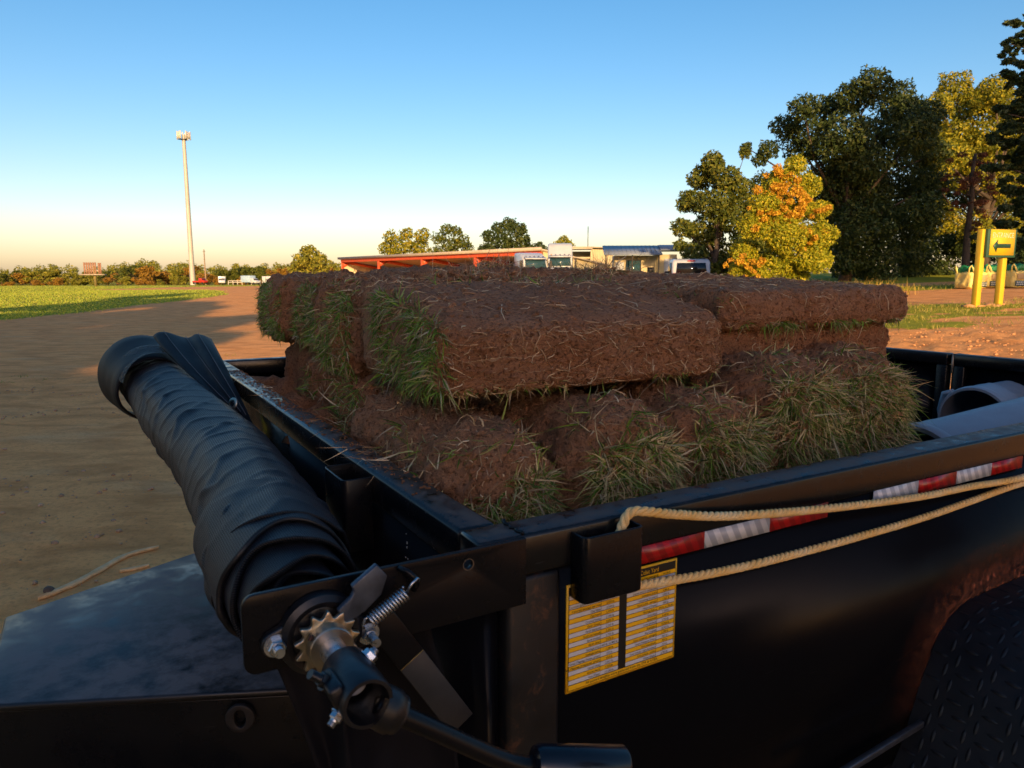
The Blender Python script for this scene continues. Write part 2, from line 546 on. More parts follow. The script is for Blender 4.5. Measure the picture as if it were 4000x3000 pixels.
# ------------------------------------------------------------------ trailer frame: u to the rear, v to the far side, w up (0 = top rail)
T_ANG = math.pi / 2 - math.atan((6905 - 2000) / math.hypot(FPX, 415.0))
T_O = np.array([0.0132, 0.7765, 1.365])
T_U = np.array([math.cos(T_ANG), math.sin(T_ANG), 0])
T_V = np.array([-math.sin(T_ANG), math.cos(T_ANG), 0])
BASE = {}
def tw(u, v, w):
    return T_O + u * T_U + v * T_V + np.array([0, 0, w])
def tthing(name, label, cat, base, group=None):
    o = thing(name, label, cat, tw(*base), T_ANG, group)
    BASE[o.name] = np.array(base, float)
    return o
def tpart(th, name, shape, mat, bevel=0, smooth=False, auto=None, parent=None, label=None, kind=None):
    b = BASE[th.name]
    if isinstance(shape, MB):
        V, F = np.array(shape.v) - b, shape.f
    else:
        V, F = np.asarray(shape[0]) - b, shape[1]
    o = link(name, mesh_np(name, V, F, smooth), mat, parent or th, bevel, auto)
    return props(o, label, None, None, kind)

# paint: gloss black, with dust (on the lid a painted sky sheen) on what faces up and a few rusty scuffs
def paint(name, dust=0.5, rough=0.28, rust=0.0, dust_sheen_col=(0.045, 0.036, 0.032), sc=14, spec=0.4):
    m, N, L, B = nt(name)
    g = N.new('ShaderNodeNewGeometry')
    sx = N.new('ShaderNodeSeparateXYZ')
    L.new(g.outputs['Normal'], sx.inputs[0])
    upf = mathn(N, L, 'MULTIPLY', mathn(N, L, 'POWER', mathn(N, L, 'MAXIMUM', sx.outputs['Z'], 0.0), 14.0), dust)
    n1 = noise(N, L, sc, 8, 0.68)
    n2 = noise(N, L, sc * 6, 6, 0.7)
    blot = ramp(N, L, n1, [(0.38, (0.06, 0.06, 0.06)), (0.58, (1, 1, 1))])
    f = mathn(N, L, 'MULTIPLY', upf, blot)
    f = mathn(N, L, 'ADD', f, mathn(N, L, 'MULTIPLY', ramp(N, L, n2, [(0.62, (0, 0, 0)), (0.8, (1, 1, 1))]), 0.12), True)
    c = mixc(N, L, f, (0.0045, 0.0045, 0.006), dust_sheen_col)
    mps = N.new('ShaderNodeMapping')               # fine scratches along and down the panels
    mps.inputs['Scale'].default_value = (6, 6, 140)
    mps.inputs['Rotation'].default_value = (0, R(7), 0)
    tcs = N.new('ShaderNodeTexCoord')
    L.new(tcs.outputs['Object'], mps.inputs['Vector'])
    scr = ramp(N, L, noise(N, L, 2.2, 3, 0.6, vec=mps.outputs['Vector']), [(0.70, (0, 0, 0)), (0.76, (0.5, 0.5, 0.5))])
    gate = ramp(N, L, noise(N, L, 3.1, 3, 0.5), [(0.52, (0, 0, 0)), (0.62, (1, 1, 1))])
    scr = mathn(N, L, 'MULTIPLY', scr, gate)
    spk = ramp(N, L, noise(N, L, 210, 2, 0.5), [(0.76, (0, 0, 0)), (0.80, (0.5, 0.5, 0.5))])
    c = mixc(N, L, mathn(N, L, 'MAXIMUM', scr, spk), c, (0.055, 0.05, 0.047))
    if rust:
        rf = ramp(N, L, noise(N, L, sc * 1.6, 8, 0.7, dist=0.6), [(0.56, (0, 0, 0)), (0.7, (rust, rust, rust))])
        c = mixc(N, L, rf, c, (0.07, 0.028, 0.014))
    L.new(c, B.inputs['Base Color'])
    r = mathn(N, L, 'ADD', mathn(N, L, 'MULTIPLY', f, 0.45), ramp(N, L, n1, [(0.3, (rough * 0.8,) * 3), (0.7, (rough * 1.4,) * 3)]), True)
    L.new(r, B.inputs['Roughness'])
    B.inputs['Specular IOR Level'].default_value = spec
    bumpn(N, L, B, n2, 0.06, 0.002)
    return m
M_BLACK = paint('black trailer paint', 0.3, 0.26, spec=0.25)
M_WALL = paint('black wall paint', 0.3, 0.20, sc=5, spec=0.07)
M_RAIL = paint('dusty black rail', 0.85, 0.22, dust_sheen_col=(0.12, 0.092, 0.075), sc=30, spec=0.45)
M_RUSTY = paint('scuffed black corner', 0.5, 0.4, 0.9, sc=26)
M_LID = paint('mottled black lid', 0.6, 0.36, dust_sheen_col=(0.22, 0.23, 0.25), sc=13, spec=0.5)  # blue-grey colour on the lid top paints in a sky sheen
M_PLATE = plain('black tread plate', (0.012, 0.012, 0.015), (0.006, 0.006, 0.008), 12, 0.32, rough2=0.5, bump=0.05)
M_ZINC = plain('zinc plated steel', (0.62, 0.66, 0.70), (0.42, 0.45, 0.5), 60, 0.22, 1.0, rough2=0.4)
M_YZINC = plain('yellow zinc', (0.44, 0.40, 0.29), (0.38, 0.31, 0.27), 45, 0.28, 1.0, rough2=0.42)
M_STEEL = plain('bare grey steel', (0.17, 0.18, 0.20), (0.09, 0.095, 0.11), 40, 0.35, 0.85, rough2=0.55, bump=0.1)
M_IRON = plain('black cast iron', (0.007, 0.007, 0.009), (0.004, 0.004, 0.006), 30, 0.3, 0.0, rough2=0.45, bump=0.1)
M_RUST = plain('rust', (0.10, 0.035, 0.014), (0.045, 0.016, 0.008), 30, 0.85, bump=0.3)

def rrect(a0, b0, a1, b1, r, n=4, corners=(1, 1, 1, 1)):
    """rounded rectangle outline (counter-clockwise from the lower left); corners: ll, lr, ur, ul"""
    out = []
    for (cx, cy, s), on in zip(((a0 + r, b0 + r, 180), (a1 - r, b0 + r, 270), (a1 - r, b1 - r, 0), (a0 + r, b1 - r, 90)), corners):
        if not on:
            out.append((cx + (r if s in (270, 0) else -r), cy + (r if s in (0, 90) else -r)))
            continue
        for i in range(n + 1):
            t = R(s + 90 * i / n)
            out.append((cx + r * math.cos(t), cy + r * math.sin(t)))
    return out

TL, TW_, WH = 2.46, 2.03, 0.60        # outer length, width, wall height
tr = tthing('dump_trailer', 'black steel dump trailer with low walls carrying a pallet of sod', 'trailer', (1.2, 1.0, -1.365))
P_ = lambda *a, **k: tpart(tr, *a, **k)

front_wall = P_('front_wall', MB().box((-0.042, 0.02, -0.66), (-0.022, TW_ - 0.02, -0.049)), M_WALL)
P_('front_rail', MB().box((-0.056, 0.052, -0.05), (-0.005, TW_ - 0.052, 0.0)), M_RAIL, 0.007, parent=front_wall)
side_near = P_('side_wall', MB().box((0.03, 0.004, -0.56), (TL, 0.012, -0.0495)), M_WALL)
P_('side_rail', MB().box((-0.056, 0.0, -0.05), (TL, 0.0515, 0.0)), M_RAIL, 0.005, parent=side_near)
P_('corner_post', MB().box((-0.02, 0.0012, -0.56), (0.052, 0.05, -0.0504)), M_RUSTY, 0.006, parent=side_near)
P_('bottom_rail', MB().box((-0.03, -0.012, -0.62), (TL, 0.05, -0.565)), M_BLACK, 0.006, parent=side_near)
P_('weld_bead', MB().tube([(0.0 + 0.002 * math.sin(i * 2.1), 0.002 + i * 0.0047, 0.0012 + 0.0007 * math.sin(i * 3.3)) for i in range(11)], [0.0022 + 0.0009 * math.sin(i * 2.7) for i in range(11)], 6), M_BLACK, smooth=True, parent=side_near)
side_far = P_('side_wall', MB().box((0.0, TW_ - 0.012, -0.60), (TL, TW_ - 0.004, -0.0495)), M_WALL)
P_('side_rail', MB().box((-0.056, TW_ - 0.0515, -0.05), (TL, TW_, 0.0)), M_RAIL, 0.005, parent=side_far)
P_('bed_floor', MB().box((-0.022, 0.012, -0.62), (TL, TW_ - 0.012, -0.60)), M_BLACK)

# barn doors at the rear: leaves with a top tube, a gap between them
SEAM = 0.865
for v0, v1 in ((0.055, SEAM - 0.012), (SEAM + 0.012, TW_ - 0.055)):
    d = P_('rear_door', MB().box((TL - 0.012, v0, -0.60), (TL, v1, -0.046)), M_WALL)
    P_('door_frame', MB().box((TL - 0.038, v0, -0.045), (TL + 0.01, v1, -0.002)), M_RAIL, 0.004, parent=d)
    for vv in (v0, v1 - 0.04):
        P_('door_stile', MB().box((TL - 0.036, vv, -0.60), (TL - 0.0125, vv + 0.04, -0.0455)), M_BLACK, 0.004, parent=d)
P_('door_post', MB().box((TL + 0.0, SEAM - 0.0115, -0.60), (TL + 0.04, SEAM + 0.0115, -0.004)), M_BLACK, 0.003)
P_('rusty_edge', MB().box((TL - 0.0395, SEAM - 0.0128, -0.075), (TL - 0.0375, SEAM - 0.0065, -0.004)), plain('bare edge', (0.45, 0.33, 0.24), (0.2, 0.12, 0.07), 40, 0.5, 0.3))

# stake pockets: bent U-channels welded to the rails
def pocket(u0, u1, v0, side, w0=-0.088, w1=-0.008, t=0.004, d=0.028):
    """open channel; side 'v' stands out toward -v, side 'u' toward -u"""
    r, n = 0.009, 4
    def outline(o):
        a0, a1, b = u0 + o, u1 - o, v0 - d + o
        rr_ = r - o
        pts = [(a0, v0)]
        pts += [(a0 + rr_ - rr_ * math.cos(R(90 * i / n)), b + rr_ - rr_ * math.sin(R(90 * i / n))) for i in range(n + 1)]
        pts += [(a1 - rr_ + rr_ * math.sin(R(90 * i / n)), b + rr_ - rr_ * math.cos(R(90 * i / n))) for i in range(n + 1)]
        pts += [(a1, v0)]
        return pts
    po, pi = outline(0), outline(t)
    m = len(po)
    V = [(*p, w) for p in po for w in (w0, w1)] + [(*p, w) for p in pi for w in (w0, w1)]
    if side == 'u':
        V = [(y_, x_, z_) for x_, y_, z_ in V]
    F = []
    for i in range(m - 1):
        a, b, c, d_ = 2 * i, 2 * i + 2, 2 * m + 2 * i, 2 * m + 2 * i + 2
        F += [(a, b, b + 1, a + 1), (c, c + 1, d_ + 1, d_), (a + 1, b + 1, d_ + 1, c + 1), (a, c, d_, b)]
    F += [(0, 1, 2 * m + 1, 2 * m), (2 * m - 2, 4 * m - 2, 4 * m - 1, 2 * m - 1)]
    if side == 'u':
        F = [f[::-1] for f in F]
    return MB().add(V, F)
P_('stake_pocket', pocket(0.064, 0.153, 0.0, 'v'), M_BLACK, 0.0012)
P_('stake_pocket', pocket(1.585, 1.674, 0.0, 'v'), M_BLACK, 0.0012)
P_('stake_pocket', pocket(0.345, 0.444, -0.056, 'u', -0.12, -0.009, 0.004, 0.045), M_BLACK, 0.0012)
P_('stake_pocket', pocket(1.50, 1.60, -0.056, 'u', -0.12, -0.009, 0.004, 0.045), M_BLACK, 0.0012)

# flange plates that carry the tarp roller (near one with a bolt hole), one at each end of the front wall
def hole_plate(poly, hole_c, hole_r, v0, v1, n=12):
    """flat plate in the u-w plane with one round hole"""
    m = len(poly)
    hc = [(hole_c[0] + hole_r * math.cos(2 * math.pi * k / n), hole_c[1] + hole_r * math.sin(2 * math.pi * k / n)) for k in range(n)]
    pang = np.array([math.atan2(q[1] - hole_c[1], q[0] - hole_c[0]) for q in poly])
    V = [(q[0], v, q[1]) for v in (v0, v1) for q in poly + hc]
    F = []
    def near(k):
        a = 2 * math.pi * k / n
        return int(np.argmin(np.abs((pang - a + math.pi) % (2 * math.pi) - math.pi)))
    o = m + n
    for k in range(n):
        i, j_ = near(k), near(k + 1)
        path = [i]
        while path[-1] != j_:
            path.append((path[-1] + 1) % m)
        ring = path + [m + (k + 1) % n, m + k]
        F += [tuple(ring), tuple(o + r_ for r_ in ring[::-1])]
        F.append((m + k, m + (k + 1) % n, o + m + (k + 1) % n, o + m + k))
    F += [(o + i, o + (i + 1) % m, (i + 1) % m, i) for i in range(m)]
    return MB().add(V, F)
plate = rrect(-0.303, -0.079, -0.0005, -0.0015, 0.012, 5, (1, 0, 0, 1))
P_('tarp_flange', hole_plate(plate, (-0.073, -0.017), 0.0055, -0.0065, -0.0005), M_BLACK, 0.0008)
P_('tarp_flange', MB().prism(plate, 1, TW_ + 0.001, TW_ + 0.007), M_BLACK, 0.0008)
ring_bare = MB()
n = 20
V = [(-0.073 + r_ * math.cos(2 * math.pi * k / n), -0.0069 - 0.0002, -0.017 + r_ * math.sin(2 * math.pi * k / n)) for r_ in (0.0056, 0.0068) for k in range(n)]
P_('hole_rim', MB().add(V, [(k, (k + 1) % n, n + (k + 1) % n, n + k) for k in range(n)]), plain('scraped rim', (0.14, 0.09, 0.05), (0.04, 0.03, 0.02), 90, 0.6))

# reflective tape: alternating red and white pieces, woven-hatch print, dusty
def tape(name, c1, c2):
    m, N, L, B = nt(name)
    tc = N.new('ShaderNodeTexCoord')
    mp = N.new('ShaderNodeMapping')
    mp.inputs['Rotation'].default_value = (0, R(28), 0)
    L.new(tc.outputs['Object'], mp.inputs['Vector'])
    wv = N.new('ShaderNodeTexWave')
    wv.bands_direction = 'X'
    wv.inputs['Scale'].default_value = 16
    wv.inputs['Distortion'].default_value = 0.6
    L.new(mp.outputs['Vector'], wv.inputs['Vector'])
    c = mixc(N, L, ramp(N, L, wv.outputs['Fac'], [(0.45, (0, 0, 0)), (0.55, (1, 1, 1))]), c1, c2)
    d = ramp(N, L, noise(N, L, 70, 8, 0.7), [(0.5, (0, 0, 0)), (0.75, (0.55, 0.55, 0.55))])
    c = mixc(N, L, d, c, tuple(0.75 * q + 0.02 for q in c2))
    L.new(c, B.inputs['Base Color'])
    B.inputs['Roughness'].default_value = 0.3
    return m
M_RED = tape('red tape', (0.42, 0.006, 0.008), (0.25, 0.004, 0.006))
M_WHT = tape('white tape', (0.62, 0.63, 0.66), (0.36, 0.38, 0.43))
for u0, u1, red in ((0.157, 0.2785, 1), (0.2785, 0.4045, 0), (0.4045, 0.531, 1), (0.641, 0.762, 0), (0.762, 0.875, 1), (0.875, 0.989, 0), (0.989, 1.098, 1), (1.22, 1.34, 0), (1.34, 1.46, 1)):
    P_('reflective_tape', MB().box((u0 + 0.0003, -0.0012, -0.0695), (u1 - 0.0003, -0.0002, -0.0465)), M_RED if red else M_WHT, label='red reflective tape piece' if red else 'white reflective tape piece')

# load-weight decal on the side wall
def text_mesh(s, size, align='LEFT', res=2):
    c = bpy.data.curves.new('txt', 'FONT')
    c.body = s
    c.size = size
    c.align_x = align
    c.resolution_u = res
    c.fill_mode = 'FRONT'
    o = bpy.data.objects.new('txt', c)
    COL.objects.link(o)
    dg = bpy.context.evaluated_depsgraph_get()
    me_ = o.evaluated_get(dg).to_mesh()
    V = np.array([v_.co[:] for v_ in me_.vertices])
    F = [tuple(p.vertices) for p in me_.polygons]
    o.evaluated_get(dg).to_mesh_clear()
    bpy.data.objects.remove(o)
    bpy.data.curves.remove(c)
    return V, F
def put_text(mb, s, u, w, size, v, align='LEFT', sx=1.0):
    V, F = text_mesh(s, size, align)
    if len(V):
        mb.add([(u + p[0] * sx, v, w + p[1]) for p in V], F)
M_DY = plain('decal yellow', (0.90, 0.48, 0.006), (0.84, 0.43, 0.006), 40, 0.4)
M_DG = plain('decal silver', (0.62, 0.60, 0.60), (0.55, 0.53, 0.54), 40, 0.4)
M_DK = plain('decal black', (0.006, 0.006, 0.006), (0.004, 0.004, 0.004), 40, 0.45)
D0, D1, DT, DB = 0.0605, 0.2335, -0.0745, -0.2120
dec = P_('weight_decal', MB().box((D0, 0.0015, DB), (D1, 0.0036, DT)), M_DY, label='yellow and silver load weight chart decal')
bm_, bi = 0.0026, 0.0007
lin = MB()
def sheet(mb, u0, w0, u1, w1, v):
    mb.add([(u0, v, w0), (u1, v, w0), (u1, v, w1), (u0, v, w1)], [(0, 1, 2, 3)])
sheet(lin, D0 + bm_, DB + bm_, D1 - bm_, DT - bm_, 0.0012)
P_('decal_ground', lin, M_DK, parent=dec)
U0, U1, W0, W1 = D0 + bm_ + bi, D1 - bm_ - bi, DB + bm_ + bi, DT - bm_ - bi
HEAD, FOOT, ROWS = 0.0095, 0.0068, 19
rh = (W1 - HEAD - W0 - FOOT) / ROWS
um = (U0 + U1) / 2
left = ['Aluminum', 'Ashes (dry)', 'Asphalt (solid)', 'Brick (whole)', 'Brush/Branches', 'Concrete (gravel or stone mix)', 'Concrete (average wet mix)', 'Clay (dry)', 'Clay (wet)', 'Crushed Stone', 'Earth (loose)', 'Earth (packed)',
        'Earth (screened)', 'Earth (moist)', 'Earth (wet)', 'Garbage (dry)', 'Garbage (wet)', 'Grass Clippings (loose, green)', 'Grass Clippings (compacted, green)', 'Gravel (dry)', 'Gravel (wet)', 'Iron (Cast)'][3:]
lval = ['', '', '4,050 lb.', '3,730 lb.', '2,300 lb.', '2,970 lb.', '2,700 lb.', '2,050 lb.', '2,565 lb.', '2,350 lb.', '2,700 lb.', '3,375 lb.', '400 lb. to 800 lb.', '1,240 lb.', '350 lb.', '650 lb.', '2,565 lb.', '3,375 lb.', '12,150 lb.']
left[0] = ''
right = ['Iron (wrought)', 'Leaves (loose)', '', 'Leaves (wet or compacted)', 'Limestone (solid)', 'Limestone (crushed)', 'Paper (solid - average)', 'Plywood Sheets', 'Roofing Debris', 'Sand (dry)', 'Sand (wet)', 'Snow (packed)', 'Steel (cast)',
         'Steel (rolled)', 'Stone (crushed - average)', 'Street Sweeping Debris', 'Tires (shredded)', 'Tires (whole - auto & pickup)', 'Tires (whole - truck)', 'Water (fresh)'][:20]
rval = ['13,100 lb.', '150 lb.', '', '', '4,480 lb.', '2,565 lb.', '1,565 lb.', '800 lb.', '450 lb. to 750 lb.', '2,750 lb.', '3,300 lb.', '1,350 lb.', '13,250 lb.', '13,365 lb.', '2,700 lb.', '865 lb.', '950 lb.', '220 lb.', '480 lb.', '1,700 lb.']
yel, sil, txt = MB(), MB(), MB()
COLS = ((U0, um - 0.008, left, lval, 19), (um + 0.004, U1, right, rval, 20))
for c0, c1, names, vals, cnt in COLS:
    rh = (W1 - HEAD - W0 - FOOT) / cnt
    cs = c0 + (c1 - c0) * 0.63
    for i in range(cnt):
        wb = W1 - HEAD - (i + 1) * rh
        mb = yel if (i % 2 == 0) == (cnt == 20) else sil
        if cnt == 20:
            mb = yel if i % 2 == 0 else sil
        sheet(mb, c0, wb + bi / 2, cs - bi / 3, wb + rh - bi / 2, 0.0008)
        sheet(mb, cs + bi / 3, wb + bi / 2, c1, wb + rh - bi / 2, 0.0008)
        if names[i]: put_text(txt, names[i], cs - 0.001, wb + rh * 0.24, rh * 0.72, 0.0004, 'RIGHT', 0.86)
        if vals[i]: put_text(txt, vals[i], (cs + c1) / 2, wb + rh * 0.24, rh * 0.72, 0.0004, 'CENTER', 0.86)
sheet(yel, U0, W0, U1, W0 + FOOT - bi, 0.0008)
put_text(txt, 'All posted weights were gathered from the EPA & NTEA.', um, W0 + 0.0018, 0.0052, 0.0004, 'CENTER', 0.95)
P_('yellow_rows', yel, M_DY, parent=dec)
P_('silver_rows', sil, M_DG, parent=dec)
P_('row_lettering', txt, M_DK, parent=dec)
hd = MB()
put_text(hd, 'Cubic Yard', 0.1715, W1 - 0.0076, 0.0084, 0.0008, 'LEFT', 0.80)
P_('heading_lettering', hd, M_DY, parent=dec)

# tread-plate fender and its raised lugs
fp = [(0.60, -0.80), (0.785, -0.527), (0.825, -0.432), (0.868, -0.350), (0.905, -0.320), (0.955, -0.303), (1.10, -0.300), (1.75, -0.300), (1.90, -0.32), (2.02, -0.42), (2.16, -0.80)]
V, F = [], []
for t_ in (0.0, 0.006):
    for v in (0.003, -0.30):
        V += [(u, v, w - t_) for u, w in fp]
k = len(fp)
for i in range(k - 1):
    F += [(i, i + 1, k + i + 1, k + i), (2 * k + i, 3 * k + i, 3 * k + i + 1, 2 * k + i + 1), (k + i, k + i + 1, 3 * k + i + 1, 3 * k + i)]
fen = P_('fender', MB().add(V, F), M_PLATE, auto=40, label='black tread plate fender over the wheel')
V = [(u, v, w) for v in (-0.3002, -0.306) for u, w in fp] + [(u, v, w - 0.06) for v in (-0.3002, -0.306) for u, w in fp]
F = []
for i in range(k - 1):
    F += [(k + i, k + i + 1, 3 * k + i + 1, 3 * k + i), (i, i + 1, k + i + 1, k + i)]
P_('fender_lip', MB().add(V, F), M_PLATE, parent=fen)
def on_fender(s):
    """point and tangent at arc length s along the fender profile"""
    q = np.array(fp)
    seg = np.linalg.norm(np.diff(q, axis=0), axis=1)
    cum = np.concatenate([[0], np.cumsum(seg)])
    i = int(np.clip(np.searchsorted(cum, s) - 1, 0, len(seg) - 1))
    t = (q[i + 1] - q[i]) / seg[i]
    return q[i] + t * (s - cum[i]), t
lug = MB()
Lh, Wh, Hh = 0.0135, 0.0032, 0.0016
lug.add([(-Lh, 0, 0), (-Lh * .45, -Wh, 0), (Lh * .45, -Wh, 0), (Lh, 0, 0), (Lh * .45, Wh, 0), (-Lh * .45, Wh, 0), (-Lh * .5, 0, Hh), (Lh * .5, 0, Hh)],
        [(0, 1, 6), (1, 2, 7, 6), (2, 3, 7), (3, 4, 7), (4, 5, 6, 7), (5, 0, 6)])
lug_me = lug.mesh('tread_lug', True)
lug_me.materials.append(M_PLATE)
bfen = BASE[tr.name]
cnt = 0
for a in range(4, 44):
    for b in range(10):
        if cnt >= 300: break
        s = 0.05 + a * 0.0225
        (u, w), t = on_fender(s)
        v = -0.012 - b * 0.029 - (0.0145 if a % 2 else 0)
        if w < -0.62 or u > 1.4: continue
        nrm = np.array([-t[1], 0, t[0]])
        tan = np.array([t[0], 0, t[1]])
        vv = np.array([0, 1.0, 0])
        dz = tan if (a + b) % 2 else vv
        M3 = Matrix(np.array([dz, np.cross(nrm, dz), nrm]).T.tolist()).to_4x4()
        M3.translation = Vector(np.array([u, v, w]) + nrm * 0.0002 - bfen)
        o = bpy.data.objects.new('tread_lug', lug_me)
        COL.objects.link(o)
        o.parent = fen
        o.matrix_local = M3
        cnt += 1
# road grime thrown up along the fender seam
g_ = np.random.default_rng(15)
m, N, L, B = nt('red road grime')
gr = ramp(N, L, noise(N, L, 60, 8, 0.75), [(0.40, (0, 0, 0)), (0.62, (1, 1, 1))])
att = N.new('ShaderNodeAttribute')
att.attribute_name = 'thick'
al = mathn(N, L, 'MULTIPLY', gr, att.outputs['Fac'])
tb = N.new('ShaderNodeBsdfTransparent')
mx = N.new('ShaderNodeMixShader')
L.new(al, mx.inputs[0])
L.new(tb.outputs[0], mx.inputs[1])
L.new(B.outputs[0], mx.inputs[2])
L.new(mx.outputs[0], N['Material Output'].inputs['Surface'])
B.inputs['Base Color'].default_value = (0.20, 0.055, 0.02, 1)
B.inputs['Roughness'].default_value = 0.9
M_GRIME = m
ss = np.linspace(0.33, 1.6, 60)
V, th = [], []
for s in ss:
    (u, w), t = on_fender(s)
    nr = np.array([-t[1], t[0]])
    for q in (0.0, 0.03, 0.06, 0.10):
        V.append((u + nr[0] * q, 0.0030, w + nr[1] * q + 0.001))
        th.append({0.0: 0.9, 0.03: 0.75, 0.06: 0.3, 0.10: 0.0}[q] * min(1, (s - 0.33) * 3.0))
F = [(4 * i + q, 4 * i + q + 1, 4 * i + q + 5, 4 * i + q + 4) for i in range(len(ss) - 1) for q in range(3)]
go = P_('road_grime', MB().add(V, F), M_GRIME, parent=side_near)
a_ = go.data.attributes.new('thick', 'FLOAT', 'POINT')
a_.data.foreach_set('value', np.array(th, dtype=np.float32))
# wheels below the fender (mostly hidden)
for uc in (1.10, 1.66):
    wh = P_('wheel', MB().lathe([(0.20, 0.0), (0.33, 0.015), (0.36, 0.05), (0.36, 0.17), (0.33, 0.205), (0.20, 0.22)], (uc, -0.27, -1.0), (0, 1, 0), 32), plain('tyre rubber', (0.02, 0.02, 0.02), (0.012, 0.012, 0.012), 30, 0.85), auto=40)
    P_('rim', MB().lathe([(0.0, 0.02), (0.06, 0.0), (0.12, 0.02), (0.19, 0.01), (0.199, 0.03)], (uc, -0.268, -1.0), (0, 1, 0), 24), M_STEEL, auto=40, parent=wh)
P_('frame_beam', MB().box((-0.9, 0.5, -0.76), (TL, 0.56, -0.63)), M_BLACK)
P_('frame_beam', MB().box((-0.9, 1.47, -0.76), (TL, 1.53, -0.63)), M_BLACK)
P_('lower_bar', MB().bar((0.45, -0.02, -0.505), (0.80, -0.02, -0.483), 0.01, 0.012), M_STEEL, 0.002)

# pump box on the tongue: tapered lid with folded edge, side with a lock ear
BT = -0.45
lid = [(-0.612, 0.80), (-0.0585, 0.55), (-0.0585, 1.455), (-0.612, 1.186)]
P_('pump_box', MB().prism([(-0.600, 0.806), (-0.06, 0.560), (-0.06, 1.44), (-0.600, 1.176)], 2, -0.86, BT - 0.0165), M_BLACK, 0.004)
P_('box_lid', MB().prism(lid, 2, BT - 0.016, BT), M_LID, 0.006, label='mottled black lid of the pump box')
P_('tongue_beam', MB().bar((-1.7, 0.98, -0.72), (-0.58, 0.80, -0.72), 0.05, 0.10), M_BLACK, 0.004)
P_('tongue_beam', MB().bar((-1.7, 1.0, -0.72), (-0.58, 1.18, -0.72), 0.05, 0.10), M_BLACK, 0.004)
P_('jack_post', MB().lathe([(0.03, -0.6), (0.03, 0.25)], (-1.5, 0.99, -0.72), (0, 0, 1), 16), M_BLACK, auto=40)
dirv = np.array([0.5535, -0.25])
dirv /= np.linalg.norm(dirv)
ec = np.array([-0.218, 0.6215])
nrm = np.array([dirv[1], -dirv[0]])
def ear_pts(rx, ry, off, dz=0.0, n=20):
    return [(*(ec + dirv * rx * math.cos(2 * math.pi * i / n) + nrm * off), BT - 0.046 + dz + ry * math.sin(2 * math.pi * i / n)) for i in range(n)]
for o_ in (0,):
    n = 20
    outer, inner = ear_pts(0.026, 0.027, 0.012), ear_pts(0.010, 0.017, 0.012)
    bo, bi_ = ear_pts(0.026, 0.027, 0.004), ear_pts(0.010, 0.017, 0.004)
    V = outer + inner + bo + bi_
    F = [(i, (i + 1) % n, n + (i + 1) % n, n + i) for i in range(n)] + [(i, 2 * n + i, 2 * n + (i + 1) % n, (i + 1) % n) for i in range(n)] + \
        [(n + i, n + (i + 1) % n, 3 * n + (i + 1) % n, 3 * n + i) for i in range(n)]
    P_('lock_ear', MB().add(V, F), plain('worn steel ear', (0.03, 0.026, 0.026), (0.014, 0.012, 0.012), 50, 0.5, 0.4, rough2=0.65), 0.002)
# white paint flecks on the front wall
g_ = np.random.default_rng(3)
fl = MB()
for _ in range(9):
    v, w = 0.245 + g_.normal() * 0.008, -0.10 + g_.normal() * 0.02
    fl.box((-0.0432, v, w), (-0.0424, v + 0.0022 * g_.random() + 0.0008, w + 0.003 * g_.random() + 0.0006))
P_('paint_flecks', fl, plain('white flecks', (0.7, 0.7, 0.7), None, 20, 0.6), kind='stuff')
# ------------------------------------------------------------------ tarp roller across the front of the trailer
UC, WC = -0.233, -0.050                 # roller axis in u-w
tp = tthing('tarp_roller', 'rolled black mesh tarp with hand crank across the trailer front', 'tarp', (UC, 1.0, WC - 0.1))
Q_ = lambda *a, **k: tpart(tp, *a, **k)

def meshcloth(name, c1, c2, scale=105, alpha=None, rough=0.5):
    m, N, L, B = nt(name)
    tc = N.new('ShaderNodeTexCoord')
    uvv = N.new('ShaderNodeUVMap')
    wv = N.new('ShaderNodeTexWave')
    wv.bands_direction = 'X'
    wv.inputs['Scale'].default_value = scale
    L.new(uvv.outputs[0], wv.inputs['Vector'])
    wu = N.new('ShaderNodeTexWave')
    wu.bands_direction = 'Y'
    wu.inputs['Scale'].default_value = scale
    L.new(uvv.outputs[0], wu.inputs['Vector'])
    h = mathn(N, L, 'MAXIMUM', wv.outputs['Fac'], wu.outputs['Fac'])
    n1 = noise(N, L, 9, 5, 0.6)
    c = mixc(N, L, n1, c1, c2)
    c = mixc(N, L, mathn(N, L, 'MULTIPLY', h, 0.7), tuple(q * 0.35 for q in c1), c)
    L.new(c, B.inputs['Base Color'])
    B.inputs['Roughness'].default_value = rough
    B.inputs['Sheen Weight'].default_value = 0.03
    B.inputs['Sheen Roughness'].default_value = 0.4
    B.inputs['Sheen Tint'].default_value = (0.6, 0.7, 1, 1)
    L.new(mathn(N, L, 'ADD', mathn(N, L, 'MULTIPLY', h, 0.42), 0.04), B.inputs['Specular IOR Level'])
    bumpn(N, L, B, h, 0.5, 0.0012)
    if alpha is not None:
        tb = N.new('ShaderNodeBsdfTransparent')
        mx = N.new('ShaderNodeMixShader')
        mx.inputs[0].default_value = alpha
        L.new(tb.outputs[0], mx.inputs[1])
        L.new(B.outputs[0], mx.inputs[2])
        L.new(mx.outputs[0], N['Material Output'].inputs['Surface'])
    return m
M_TARP = meshcloth('black tarp mesh', (0.004, 0.005, 0.008), (0.0075, 0.009, 0.014))
M_BAND = plain('black vinyl band', (0.008, 0.008, 0.011), (0.005, 0.005, 0.007), 16, 0.6, bump=0.12, bdist=0.004, spec=0.12)
M_THREAD = plain('stitching thread', (0.10, 0.10, 0.11), (0.06, 0.06, 0.07), 50, 0.7)
M_SEE = meshcloth('see-through tarp mesh', (0.02, 0.018, 0.018), (0.03, 0.026, 0.025), 105, 0.6)

